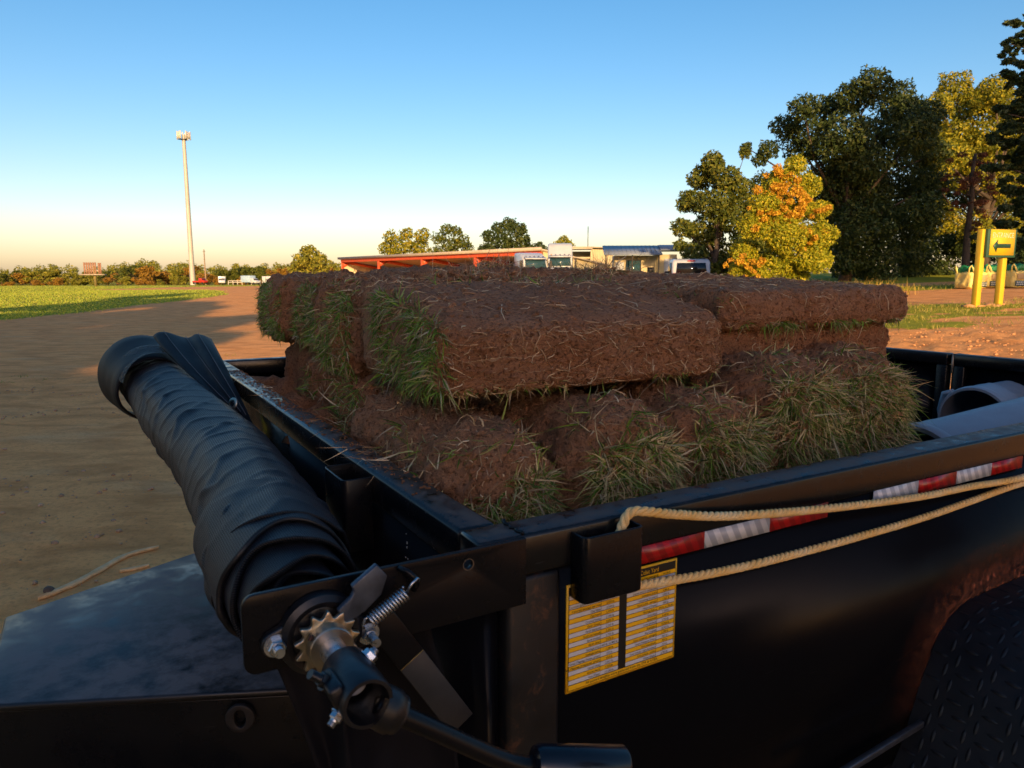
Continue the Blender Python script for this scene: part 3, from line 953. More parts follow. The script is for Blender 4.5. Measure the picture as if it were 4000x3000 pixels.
def set_uv(me, V2):
    uv = me.uv_layers.new(name='UVMap')
    li = np.empty(len(me.loops), dtype=np.int32)
    me.loops.foreach_get('vertex_index', li)
    uv.data.foreach_set('uv', np.asarray(V2, dtype=np.float32)[li].ravel())

def roll_layer(name, v0, v1, rad, folds, seed, nv=240, nt_=96, sag=0.0, parent=None, label=None, lip=0.003):
    """one wrapped layer: an open tube along v with creases running round it, edge folded in at v0"""
    vs = np.linspace(v0, v1, nv)
    th = np.linspace(0, 2 * np.pi, nt_, endpoint=False)
    VV, TT = np.meshgrid(vs, th, indexing='ij')
    P3 = np.stack([VV * 1.0, np.cos(TT), np.sin(TT)], -1)
    # diagonal tension creases: ridges that climb round the roll
    ph = VV * 72 + 1.6 * np.sin(TT + 0.8) + 4.2 * fbm(P3, 1.5, seed, 3)
    ridge = np.exp(-((np.sin(ph * 0.5)) ** 2) / 0.12)
    ph2 = VV * 26 - 2.1 * np.cos(TT - 0.5) + 3.0 * fbm(P3, 0.9, seed + 5, 3)
    ridge2 = np.exp(-((np.sin(ph2 * 0.5)) ** 2) / 0.05)
    amp = 0.45 + 0.55 * sstep(-0.25, 0.5, fbm(P3, 2.2, seed + 9, 2))
    r = rad(VV) + folds * (0.5 * ridge * amp + 0.75 * ridge2 * amp) + folds * 1.0 * fbm(P3 * np.array([1.6, 1, 1]), 1.6, seed + 3, 3)
    # the loose roll bows toward the wall and sags in the middle
    kv = [0.0, 0.2, 0.4, 0.8, 1.2, 1.6, 1.95, 2.1]
    sg = -np.interp(VV, kv, [0.0, -0.004, -0.016, -0.032, -0.018, 0.0, 0.016, 0.02]) * (sag > 0)
    du = np.interp(VV, kv, [0.0, 0.008, 0.030, 0.046, 0.028, 0.0, -0.028, -0.032]) * (sag > 0)
    wob = 0.004 * vnoise(np.stack([VV * 2.5, 0 * VV, 0 * VV + seed], -1))
    U = UC + du + r * np.cos(TT) + wob
    W = WC + r * np.sin(TT) - sg
    Y = VV + (0.010 * np.sin(2 * TT + seed) + 0.005 * np.sin(5 * TT + seed)) * sstep(0.06, 0, VV - v0)
    V = np.stack([U, Y, W], -1).reshape(-1, 3)
    # folded-in edge
    e0 = np.stack([UC + du[0] + (r[0] - lip * 1.6) * np.cos(TT[0]), Y[0] + 0.001, WC + (r[0] - lip * 1.6) * np.sin(TT[0]) - sg[0]], -1)
    e1 = e0 + np.array([0, 0.03, 0])
    V = np.vstack([V, e0, e1])
    i = np.arange(nv - 1)[:, None]
    j = np.arange(nt_)[None, :]
    jn = (j + 1) % nt_
    F = np.stack(np.broadcast_arrays(i * nt_ + j, i * nt_ + jn, (i + 1) * nt_ + jn, (i + 1) * nt_ + j), -1).reshape(-1, 4)
    b0 = nv * nt_
    j1, jn1 = np.arange(nt_), (np.arange(nt_) + 1) % nt_
    F = np.vstack([F, np.stack([j1, b0 + j1, b0 + jn1, jn1], -1), np.stack([b0 + j1, b0 + nt_ + j1, b0 + nt_ + jn1, b0 + jn1], -1)])
    o = tpart(tp, name, (V, F), M_TARP, smooth=True, parent=parent, label=label)
    set_uv(o.data, np.vstack([np.stack([VV, TT * 0.08], -1).reshape(-1, 2), np.stack([VV[0], TT[0] * 0.08], -1), np.stack([VV[0] + .03, TT[0] * 0.08], -1)]))
    return o

body = roll_layer('tarp_roll', 0.150, 1.985, lambda v: np.interp(v, [0.15, 0.22, 0.34, 0.8, 1.2, 1.6, 2.0], [0.0785, 0.081, 0.080, 0.092, 0.090, 0.090, 0.088]), 0.0062, 2, 420, 120, 0.022)
roll_layer('tarp_layer', 0.112, 0.30, lambda v: 0 * v + 0.0735, 0.002, 12, 40, 96, parent=body)
roll_layer('tarp_layer', 0.078, 0.26, lambda v: 0 * v + 0.0665, 0.002, 22, 40, 96, parent=body)
roll_layer('tarp_layer', 0.045, 0.22, lambda v: 0 * v + 0.0575, 0.0016, 32, 40, 96, parent=body)
roll_layer('tarp_layer', 0.030, 0.20, lambda v: 0 * v + 0.044, 0.001, 42, 40, 80, parent=body)
# spool pipe inside the roll and its end disc
Q_('spool_pipe', MB().lathe([(0.0, 0.0), (0.026, 0.0), (0.026, 0.3)], (UC, 0.012, WC), (0, 1, 0), 24), M_STEEL, auto=40)

# loose far end: a hem band hooded over the roll and a tail that hangs down the front wall, ending in a grommet
def surf(name, fn, nu, nv, mat, uvs=(0.4, 0.4), parent=None, thick=None, label=None):
    s, t = np.meshgrid(np.linspace(0, 1, nu), np.linspace(0, 1, nv), indexing='ij')
    V = fn(s, t).reshape(-1, 3)
    i = np.arange(nu - 1)[:, None] * nv
    j = np.arange(nv - 1)[None, :]
    F = np.stack(np.broadcast_arrays(i + j, i + nv + j, i + nv + j + 1, i + j + 1), -1).reshape(-1, 4)
    o = tpart(tp, name, (V, F), mat, smooth=True, parent=parent, label=label)
    set_uv(o.data, np.stack([s * uvs[0], t * uvs[1]], -1).reshape(-1, 2))
    if thick:
        md = o.modifiers.new('thick', 'SOLIDIFY')
        md.thickness = thick
    return o
def hood(s, t):
    th = R(-150) - s * R(200) * 1.0                # from under the left of the roll, over its top
    th = R(215) - s * R(185)
    th = R(262) - s * R(300)
    r = 0.093 + 0.036 * t ** 0.7 + 0.010 * t * np.sin(np.pi * s) + 0.005 * np.sin(5 * s + 7 * t) * t + 0.008 * fbm(np.stack([s * 3, t * 2, 0 * s], -1), 1.5, 3)
    v = 1.66 + 0.33 * t - 0.05 * (1 - t) * np.sin(np.pi * s * 1.2) + 0.03 * np.sin(4.0 * s) * t
    return np.stack([UC - 0.026 + r * np.cos(th) * 0.98, v, WC + 0.014 + r * np.sin(th) * (0.98 - 0.12 * sstep(0.6, 1.0, s))], -1)
hd_ = surf('hem_band', hood, 48, 20, M_BAND, thick=0.004)
def seam_on(fn, s_of, t_of, n=30, off=0.003):
    q = np.linspace(0, 1, n)
    pts = fn(np.full(n, s_of) if np.isscalar(s_of) else s_of(q), np.full(n, t_of) if np.isscalar(t_of) else t_of(q))
    return pts + np.array([0, 0, off])
def tail(s, t):
    # s runs down the tail (0 at the top band), t across it
    a = np.array([-0.236, 1.85, 0.104]); b = np.array([-0.078, 1.75, 0.094])
    c = np.array([-0.145, 1.36, -0.030]); d = np.array([-0.080, 1.17, -0.135])
    # quad a..b (top edge), narrowing to the tip d by way of c
    top = a + (b - a) * t[..., None]
    e0 = np.array([-0.207, 1.435, 0.034]); e1 = np.array([-0.112, 1.365, 0.0865])
    mid = e0 + (e1 - e0) * t[..., None]
    bot = np.array([-0.108, 1.08, -0.040]) + (np.array([-0.090, 1.04, -0.068]) - np.array([-0.108, 1.08, -0.040])) * t[..., None]
    s_ = s[..., None]
    p = top * (1 - s_) ** 2 + 2 * mid * s_ * (1 - s_) * 1.0 + bot * s_ ** 2
    f = 0.010 * np.sin(t * 9 + 2.5 * s) * (1 - 0.6 * s) + 0.006 * fbm(np.stack([s * 4, t * 3, 0 * s], -1), 1.2, 8)
    p[..., 2] += f + 0.012 * np.sin(np.pi * t) * (1 - s)
    p[..., 0] -= 0.6 * f
    return p
tl_ = surf('tarp_tail', tail, 46, 22, M_BAND, thick=0.003, label='black hem tail with a brass grommet')
for t0 in (0.22, 0.52, 0.8):
    pts = seam_on(tail, lambda q: q * 0.92, t0, 40, 0.0035)
    Q_('stitching', MB().tube(pts, 0.0009, 4), M_THREAD, parent=tl_)
gm_ = tail(np.array([0.86]), np.array([0.5]))[0]
Q_('grommet', MB().lathe([(0.008, 0.0), (0.0085, 0.0025), (0.013, 0.003), (0.0155, 0.001), (0.0155, -0.001)], gm_ + np.array([-0.004, -0.002, 0.004]), (-0.75, -0.45, 0.35), 20, True), plain('brass grommet', (0.55, 0.5, 0.4), (0.4, 0.36, 0.28), 60, 0.35, 1.0), auto=50, parent=tl_)
def veil(s, t):
    th = R(160) - s * R(120)
    r = 0.098 + 0.022 * t + 0.004 * np.sin(9 * t + 4 * s)
    v = 1.55 + 0.25 * t + 0.05 * np.sin(np.pi * s)
    return np.stack([UC - 0.012 + r * np.cos(th), v, WC + 0.014 + r * np.sin(th) * (1 + 0.1 * (1 - t))], -1)
surf('mesh_veil', veil, 24, 14, M_SEE, parent=hd_)
# cloth hanging below the near end, behind the crank
def drop(s, t):
    u = -0.275 + 0.15 * s + 0.05 * t + 0.020 * np.sin(7 * s + 2 * t)
    v = 0.030 + 0.018 * np.sin(9 * s + 1.0) + 0.01 * t + 0.012 * fbm(np.stack([s * 4, t * 4, 0 * s], -1), 1.0, 14)
    w = -0.072 - 0.36 * t * (0.62 + 0.38 * np.sin(np.pi * np.clip(0.15 + s * 0.8, 0, 1)))
    return np.stack([u, v, w], -1)
surf('tarp_skirt', drop, 36, 30, M_BAND, thick=0.002)

# flange bearing
bolts = [(-0.2765, -0.0490), (-0.1885, -0.0600)]
bc = np.array([-0.2335, -0.0500])
def hull2(cs, n=10):
    """outline around circles (c, r)"""
    pts = np.array([(c[0] + r * math.cos(a), c[1] + r * math.sin(a)) for c, r in cs for a in np.linspace(0, 2 * math.pi, n * 4, endpoint=False)])
    pts = sorted(map(tuple, pts))
    def half(ps):
        h = []
        for p in ps:
            while len(h) > 1 and (h[-1][0] - h[-2][0]) * (p[1] - h[-2][1]) - (h[-1][1] - h[-2][1]) * (p[0] - h[-2][0]) <= 0:
                h.pop()
            h.append(p)
        return h
    lo, hi = half(pts), half(pts[::-1])
    return lo[:-1] + hi[:-1]
bear = Q_('flange_bearing', MB().prism(hull2([(bc, 0.029), (bolts[0], 0.0125), (bolts[1], 0.0125)]), 1, -0.0175, -0.0072), M_IRON, 0.0025)
Q_('bearing_housing', MB().lathe([(0.0405, 0.0), (0.0395, 0.010), (0.034, 0.0135), (0.029, 0.0125), (0.027, 0.008), (0.014, 0.0078)], (bc[0], -0.0085, bc[1]), (0, -1, 0), 48), M_IRON, auto=35, parent=bear)
def hexbolt(c, axis, r, hh, stud, sl_):
    mb = MB()
    mb.lathe([(r * 1.28, 0), (r * 1.28, 0.0012)], c, axis, 20)
    ax = np.array(axis, float)
    mb.lathe([(r, 0.0013), (r, hh * .85), (r * .88, hh)], c, axis, 6)
    mb.lathe([(r * .66, hh), (r * .60, hh * 1.25)], c, axis, 16)
    prof = [(sl_, hh * 1.2)]
    k = 7
    for i in range(k):
        prof += [(sl_ * 0.9, hh * 1.2 + stud * (i + .5) / k), (sl_, hh * 1.2 + stud * (i + 1) / k)]
    mb.lathe(prof, c, axis, 16)
    return mb
for (bu, bw), st in zip(bolts, (0.007, 0.013)):
    Q_('bolt', hexbolt((bu, -0.0178, bw), (0, -1, 0), 0.0085, 0.0085, st, 0.0046), M_ZINC, auto=30, parent=bear)

# sprocket with hub, plated yellow
def sprocket(c, v0, v1, rr0, rt, nteeth=13):
    out = []
    for i in range(nteeth):
        a = 2 * math.pi * (i + 0.15) / nteeth
        p = 2 * math.pi / nteeth
        for f_, r_ in ((-0.5, rr0), (-0.36, rr0 + 0.0006), (-0.22, rr0 + (rt - rr0) * .45), (-0.06, rt), (0.06, rt), (0.22, rr0 + (rt - rr0) * .45), (0.36, rr0 + 0.0006)):
            out.append((c[0] + r_ * math.cos(a + f_ * p), c[1] + r_ * math.sin(a + f_ * p)))
    return MB().prism(out, 1, v0, v1)
sp = Q_('sprocket', sprocket(bc, -0.0365, -0.0305, 0.0240, 0.0306), M_YZINC, 0.0008, label='yellow zinc plated chain sprocket')
Q_('hub', MB().lathe([(0.0125, -0.0), (0.0205, 0.0), (0.0205, 0.0125), (0.0195, 0.0135), (0.0120, 0.0135)], (bc[0], -0.0367, bc[1]), (0, -1, 0), 40), M_YZINC, auto=35, parent=sp)
Q_('set_screw', MB().lathe([(0.0028, 0), (0.0028, 0.002)], np.array([bc[0] - 0.0165, -0.043, bc[1] + 0.0125]), (-0.8, 0, 0.6), 10), M_RUST, parent=sp)
Q_('shaft', MB().lathe([(0.0118, 0.0), (0.0118, 0.10)], (bc[0], -0.012, bc[1]), (0, -1, 0), 32), M_ZINC, auto=40)

# ratchet pawl, coil spring and its hooks
pw = [(-0.2175, -0.0365), (-0.206, -0.0330), (-0.196, -0.028), (-0.180, -0.0155), (-0.1735, 0.002), (-0.1835, 0.0155), (-0.2085, -0.0010), (-0.2065, -0.0065), (-0.2090, -0.0115), (-0.2225, -0.0215)]
Q_('pawl', MB().prism(pw, 1, -0.0345, -0.0275), plain('blued steel pawl', (0.10, 0.12, 0.16), (0.055, 0.065, 0.085), 60, 0.4, 0.8, rough2=0.6), 0.0012)
Q_('pawl_pivot', MB().lathe([(0.006, 0), (0.006, 0.018)], (-0.186, -0.0085, -0.012), (0, -1, 0), 16), M_IRON, auto=40)
s0, s1 = np.array([-0.1885, -0.024, -0.0440]), np.array([-0.1505, -0.024, -0.0240])
ax_ = (s1 - s0) / np.linalg.norm(s1 - s0)
sx_ = np.cross(ax_, [0, 1, 0]); sx_ /= np.linalg.norm(sx_)
sy_ = np.cross(ax_, sx_)
tt = np.linspace(0, 1, 13 * 16)
coil = s0 + np.outer(tt, s1 - s0) + 0.0066 * (np.outer(np.cos(tt * 13 * 2 * np.pi), sx_) + np.outer(np.sin(tt * 13 * 2 * np.pi), sy_))
spr = Q_('coil_spring', MB().tube(coil, 0.00125, 7), M_ZINC, smooth=True)
hk = [s1 + ax_ * 0.000, s1 + ax_ * 0.006 + np.array([0.0, -0.002, 0.006]), s1 + ax_ * 0.012 + np.array([0.001, 0.0, 0.0065]), s1 + ax_ * 0.016 + np.array([0.001, 0.004, 0.002]), s1 + ax_ * 0.016 + np.array([0.0, 0.008, -0.004])]
Q_('spring_hook', MB().tube(hk, 0.0015, 8), M_ZINC, smooth=True, parent=spr)
lp = [s0 - ax_ * 0.0 + np.array([0, 0, 0.004]), s0 - ax_ * 0.005 + np.array([0, 0.001, 0.005]), s0 - ax_ * 0.008 + np.array([0, 0.002, 0.0]), s0 - ax_ * 0.006 + np.array([0, 0.002, -0.005])]
Q_('spring_loop', MB().tube(lp, 0.0013, 8), M_ZINC, smooth=True, parent=spr)
Q_('hook_eye', MB().tube([(-0.152, -0.008, -0.004), (-0.146, -0.016, -0.006), (-0.140, -0.020, -0.012), (-0.137, -0.018, -0.022), (-0.136, -0.008, -0.030)], 0.003, 8), M_BLACK, smooth=True)
# pawl lever: flat bar hanging past the plate, lower half lighter grey
la, lb = np.array([-0.178, -0.046]), np.array([-0.0855, -0.1935])
dl = (lb - la) / np.linalg.norm(lb - la)
nl = np.array([-dl[1], dl[0]])
def lev(f0, f1, hw, v0, v1):
    p, q = la + (lb - la) * f0, la + (lb - la) * f1
    return MB().prism([tuple(p - nl * hw), tuple(q - nl * hw), tuple(q + nl * hw), tuple(p + nl * hw)], 1, v0, v1)
Q_('lever_bar', lev(0.0, 0.385, 0.0152, -0.0145, -0.0085), M_BLACK, 0.001)
Q_('lever_paddle', lev(0.387, 1.0, 0.0152, -0.0142, -0.0088), plain('worn grey paddle', (0.045, 0.043, 0.043), (0.026, 0.025, 0.026), 24, 0.45, 0.3, rough2=0.6), 0.001)
Q_('paddle_edge', lev(0.3815, 0.3868, 0.0150, -0.0152, -0.0146), plain('bare brass edge', (0.35, 0.24, 0.08), None, 40, 0.5, 0.6))

# crank: socket clamped on the shaft, arm and hollow grip
sk = Q_('crank_socket', MB().lathe([(0.0118, 0.0), (0.0195, 0.0), (0.0212, 0.003), (0.0215, 0.060), (0.0205, 0.0625), (0.0175, 0.0625), (0.0165, 0.045), (0.0155, 0.015), (0.002, 0.014)], (bc[0], -0.086, bc[1]), (0.0, -1, 0), 40), M_IRON, auto=35, label='black crank socket on the shaft end')
Q_('clamp_lug', MB().obox((-0.2535, -0.122, -0.044), ((0.94, 0, 0.34), (0, 1, 0), (-0.34, 0, 0.94)), (0.0065, 0.017, 0.010)), M_IRON, 0.003, parent=sk)
Q_('clamp_bolt', hexbolt((-0.2590, -0.118, -0.0380), (-0.75, -0.1, 0.65), 0.0062, 0.006, 0.009, 0.0040), M_IRON, auto=30, parent=sk)
Q_('clamp_bolt', hexbolt((-0.2170, -0.100, -0.0385), (0.8, 0.1, 0.55), 0.0068, 0.006, 0.003, 0.0035), M_ZINC, auto=30, parent=sk)
Q_('clamp_bolt', hexbolt((-0.2520, -0.130, -0.062), (-0.7, -0.3, -0.5), 0.0056, 0.006, 0.004, 0.0034), M_ZINC, auto=30, parent=sk)
arm = [(-0.222, -0.134, -0.060), (-0.205, -0.138, -0.073), (-0.172, -0.141, -0.098), (-0.125, -0.145, -0.134), (-0.104, -0.148, -0.148), (-0.090, -0.150, -0.155), (-0.070, -0.154, -0.159)]
Q_('arm_collar', MB().lathe([(0.0178, -0.008), (0.0185, 0.0), (0.0185, 0.007), (0.0165, 0.010), (0.0165, 0.013), (0.0135, 0.015)], (-0.2155, -0.1365, -0.0655), (0.78, -0.10, -0.62), 28), M_IRON, auto=35, parent=sk)
Q_('crank_arm', MB().tube(arm, 0.0085, 16), M_BLACK, smooth=True)
ga, gb = np.array([-0.082, -0.150, -0.1575]), np.array([0.008, -0.172, -0.1765])
gd = (gb - ga) / np.linalg.norm(gb - ga)
Lg = np.linalg.norm(gb - ga)
gp = Q_('crank_grip', MB().lathe([(0.0095, 0.0), (0.0165, 0.003), (0.0185, 0.008), (0.0185, Lg - 0.002), (0.0175, Lg), (0.0145, Lg), (0.0135, Lg - 0.004), (0.0125, Lg - 0.03)], ga, gd, 36), plain('glossy black grip', (0.006, 0.008, 0.014), (0.004, 0.005, 0.009), 30, 0.16, rough2=0.28), auto=35, label='glossy black hollow grip of the crank')
Q_('grip_pin', MB().lathe([(0.0, Lg - 0.004), (0.006, Lg - 0.006), (0.0075, Lg - 0.012), (0.0075, Lg - 0.03)], ga, gd, 20), M_ZINC, auto=50, parent=gp)

# ------------------------------------------------------------------ yellow rope
rp = tthing('rope', 'twisted yellow rope tied through the near stake pocket of the trailer', 'rope', (0.6, -0.02, -0.11))
m, N, L, B = nt('yellow rope fibre')
tc = N.new('ShaderNodeTexCoord')
n1 = noise(N, L, 18, 4)
n2 = noise(N, L, 900, 3)
c = mixc(N, L, ramp(N, L, n1, [(0.35, (0, 0, 0)), (0.65, (1, 1, 1))]), (0.80, 0.47, 0.12), (0.86, 0.64, 0.32))
c = mixc(N, L, ramp(N, L, n2, [(0.4, (0.5, 0.5, 0.5)), (0.6, (0, 0, 0))]), c, (0.58, 0.34, 0.10))
L.new(c, B.inputs['Base Color'])
B.inputs['Roughness'].default_value = 0.75
bumpn(N, L, B, n2, 0.4, 0.0008)
M_ROPE = m
def spline(pts, n):
    pts = np.array(pts, float)
    d = np.concatenate([[0], np.cumsum(np.linalg.norm(np.diff(pts, axis=0), axis=1))])
    Pp = np.vstack([2 * pts[0] - pts[1], pts, 2 * pts[-1] - pts[-2]])
    q = np.linspace(0, d[-1], n)
    out = []
    for s in q:
        i = int(np.clip(np.searchsorted(d, s, 'right') - 1, 0, len(pts) - 2))
        t = (s - d[i]) / max(d[i + 1] - d[i], 1e-9)
        p0, p1, p2, p3 = Pp[i], Pp[i + 1], Pp[i + 2], Pp[i + 3]
        out.append(0.5 * ((2 * p1) + (p2 - p0) * t + (2 * p0 - 5 * p1 + 4 * p2 - p3) * t * t + (3 * p1 - p0 - 3 * p2 + p3) * t ** 3))
    return np.array(out), d[-1]
def rope_run(name, pts, rad=0.0060, pitch=0.030):
    _, Lr = spline(pts, 50)
    n = int(Lr / 0.0022)
    c, _ = spline(pts, n)
    t = np.gradient(c, axis=0)
    t /= np.linalg.norm(t, axis=1, keepdims=True)
    x = np.cross(t, [0.2, 1, 0.1])
    x /= np.linalg.norm(x, axis=1, keepdims=True)
    y = np.cross(t, x)
    s = np.linspace(0, Lr, n)
    part = None
    for k in range(3):
        a = -2 * np.pi * (s / pitch) + 2 * np.pi * k / 3
        q = c + rad * 0.50 * (np.cos(a)[:, None] * x + np.sin(a)[:, None] * y)
        o = tpart(rp, 'strand', MB().tube(q, rad * 0.56, 7), M_ROPE, smooth=True)
rope_run('a', [(0.118, -0.0135, -0.060), (0.122, -0.0140, -0.030), (0.129, -0.0150, -0.006), (0.137, -0.0185, 0.0085), (0.152, -0.0255, 0.0095), (0.180, -0.028, 0.003), (0.213, -0.0235, -0.0055), (0.279, -0.0195, -0.020), (0.377, -0.017, -0.034), (0.543, -0.016, -0.0515), (0.741, -0.016, -0.067), (0.893, -0.015, -0.073), (1.067, -0.016, -0.081), (1.32, -0.017, -0.072), (1.50, -0.024, -0.035), (1.575, -0.026, 0.002), (1.605, -0.020, 0.008), (1.622, -0.015, -0.012), (1.626, -0.0145, -0.06)])
rope_run('b', [(0.120, -0.010, -0.090), (0.161, -0.0105, -0.0915), (0.211, -0.0095, -0.0965), (0.292, -0.0085, -0.1035), (0.391, -0.0085, -0.108), (0.56, -0.0085, -0.1105), (0.76, -0.0085, -0.1095), (0.914, -0.0088, -0.1035), (1.087, -0.009, -0.0965), (1.35, -0.009, -0.100), (1.62, -0.0085, -0.098)])
# ------------------------------------------------------------------ sod on a pallet in the trailer
def soilmat(name, dark, mid, light, s=1.0):
    m, N, L, B = nt(name)
    a = noise(N, L, 9 * s, 6, 0.6)
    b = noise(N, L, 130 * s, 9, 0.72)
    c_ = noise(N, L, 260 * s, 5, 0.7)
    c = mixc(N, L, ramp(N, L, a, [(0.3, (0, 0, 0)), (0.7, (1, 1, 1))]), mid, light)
    c = mixc(N, L, ramp(N, L, b, [(0.38, (1, 1, 1)), (0.49, (0, 0, 0))]), c, dark)  # crevice shade put into the colour: hollows of the bump go dark
    c = mixc(N, L, ramp(N, L, c_, [(0.66, (0, 0, 0)), (0.76, (0.8, 0.8, 0.8))]), c, (0.60, 0.42, 0.27))
    L.new(c, B.inputs['Base Color'])
    B.inputs['Roughness'].default_value = 0.9
    B.inputs['Specular IOR Level'].default_value = 0.2
    vo = N.new('ShaderNodeTexVoronoi')
    vo.inputs['Scale'].default_value = 150 * s
    tcv = N.new('ShaderNodeTexCoord')
    L.new(tcv.outputs['Object'], vo.inputs['Vector'])
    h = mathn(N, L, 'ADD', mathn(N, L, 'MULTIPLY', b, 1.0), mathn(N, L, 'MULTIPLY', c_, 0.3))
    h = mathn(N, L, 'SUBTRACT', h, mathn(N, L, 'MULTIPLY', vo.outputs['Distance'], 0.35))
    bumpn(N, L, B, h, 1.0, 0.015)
    return m
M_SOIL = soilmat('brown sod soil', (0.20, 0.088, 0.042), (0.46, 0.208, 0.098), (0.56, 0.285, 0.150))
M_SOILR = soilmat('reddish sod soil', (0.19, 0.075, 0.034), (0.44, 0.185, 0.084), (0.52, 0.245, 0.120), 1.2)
M_BLADE = leafmat('sod grass blades', [(0, (0.05, 0.09, 0.014)), (0.2, (0.12, 0.21, 0.024)), (0.36, (0.24, 0.36, 0.045)), (0.46, (0.42, 0.42, 0.15)), (0.58, (0.72, 0.57, 0.30)), (0.76, (0.62, 0.43, 0.22)), (0.88, (0.28, 0.16, 0.08)), (1.0, (0.74, 0.62, 0.40))], 0.22, 0.5)
M_BLADEG = leafmat('greener sod blades', [(0, (0.06, 0.12, 0.018)), (0.28, (0.14, 0.27, 0.03)), (0.5, (0.25, 0.40, 0.055)), (0.62, (0.34, 0.36, 0.12)), (0.76, (0.52, 0.42, 0.24)), (0.88, (0.22, 0.14, 0.07)), (1.0, (0.64, 0.56, 0.38))], 0.22, 0.5)
M_ROOT = leafmat('dry roots and straw', [(0, (0.20, 0.10, 0.045)), (0.4, (0.42, 0.23, 0.11)), (0.75, (0.62, 0.42, 0.23)), (1, (0.74, 0.58, 0.37))], 0.0, 0.7)

class Slab:
    """a folded piece of sod: rounded box with a lumpy surface; q is a point of the cube [-1,1]^3"""
    def __init__(s, lo, hi, rad=0.05, amp=0.008, seed=0, warp=None):
        s.c = (np.array(lo) + np.array(hi)) / 2
        s.h = (np.array(hi) - np.array(lo)) / 2
        s.r = min(rad, s.h.min() * 0.98)
        s.amp, s.seed, s.warp = amp, seed, warp
    def at(s, q):
        p = q * s.h
        inner = np.clip(p, -(s.h - s.r), s.h - s.r)
        d = p - inner
        n = d / (np.linalg.norm(d, axis=-1, keepdims=True) + 1e-9)
        p = inner + n * s.r + s.c
        k = s.amp * (1.3 * fbm(p, 9, s.seed, 3) + 0.9 * fbm(p, 34, s.seed + 3, 3, 0.6) + 1.5 * np.abs(fbm(p, 85, s.seed + 7, 2)) - 0.5)
        p = p + n * k[..., None]
        if s.warp is not None:
            p = s.warp(p)
        return p, n
    def mesh(s, step=0.011):
        Vs, Fs, o = [], [], 0
        for ax in range(3):
            o1, o2 = [a for a in range(3) if a != ax]
            n1 = max(4, int(2 * s.h[o1] / step))
            n2 = max(4, int(2 * s.h[o2] / step))
            a, b = np.meshgrid(np.linspace(-1, 1, n1), np.linspace(-1, 1, n2), indexing='ij')
            for sg in (-1, 1):
                q = np.zeros((n1, n2, 3))
                q[..., ax], q[..., o1], q[..., o2] = sg, a, b
                p, _ = s.at(q)
                Vs.append(p.reshape(-1, 3))
                i = np.arange(n1 - 1)[:, None] * n2
                j = np.arange(n2 - 1)[None, :]
                f = np.stack(np.broadcast_arrays(i + j, i + n2 + j, i + n2 + j + 1, i + j + 1), -1).reshape(-1, 4) + o
                flip = (sg < 0) ^ (ax == 1)
                Fs.append(f[:, ::-1] if flip else f)
                o += n1 * n2
        return np.vstack(Vs), np.vstack(Fs)

def face_q(g_, n, face, a=(-1, 1), b=(-1, 1)):
    """random cube points on one face: face like '-u'; a, b ranges of the two other axes in order"""
    ax = 'uvw'.index(face[1])
    o1, o2 = [k for k in range(3) if k != ax]
    q = np.zeros((n, 3))
    q[:, ax] = -1 if face[0] == '-' else 1
    q[:, o1], q[:, o2] = g_.uniform(*a, n), g_.uniform(*b, n)
    return q

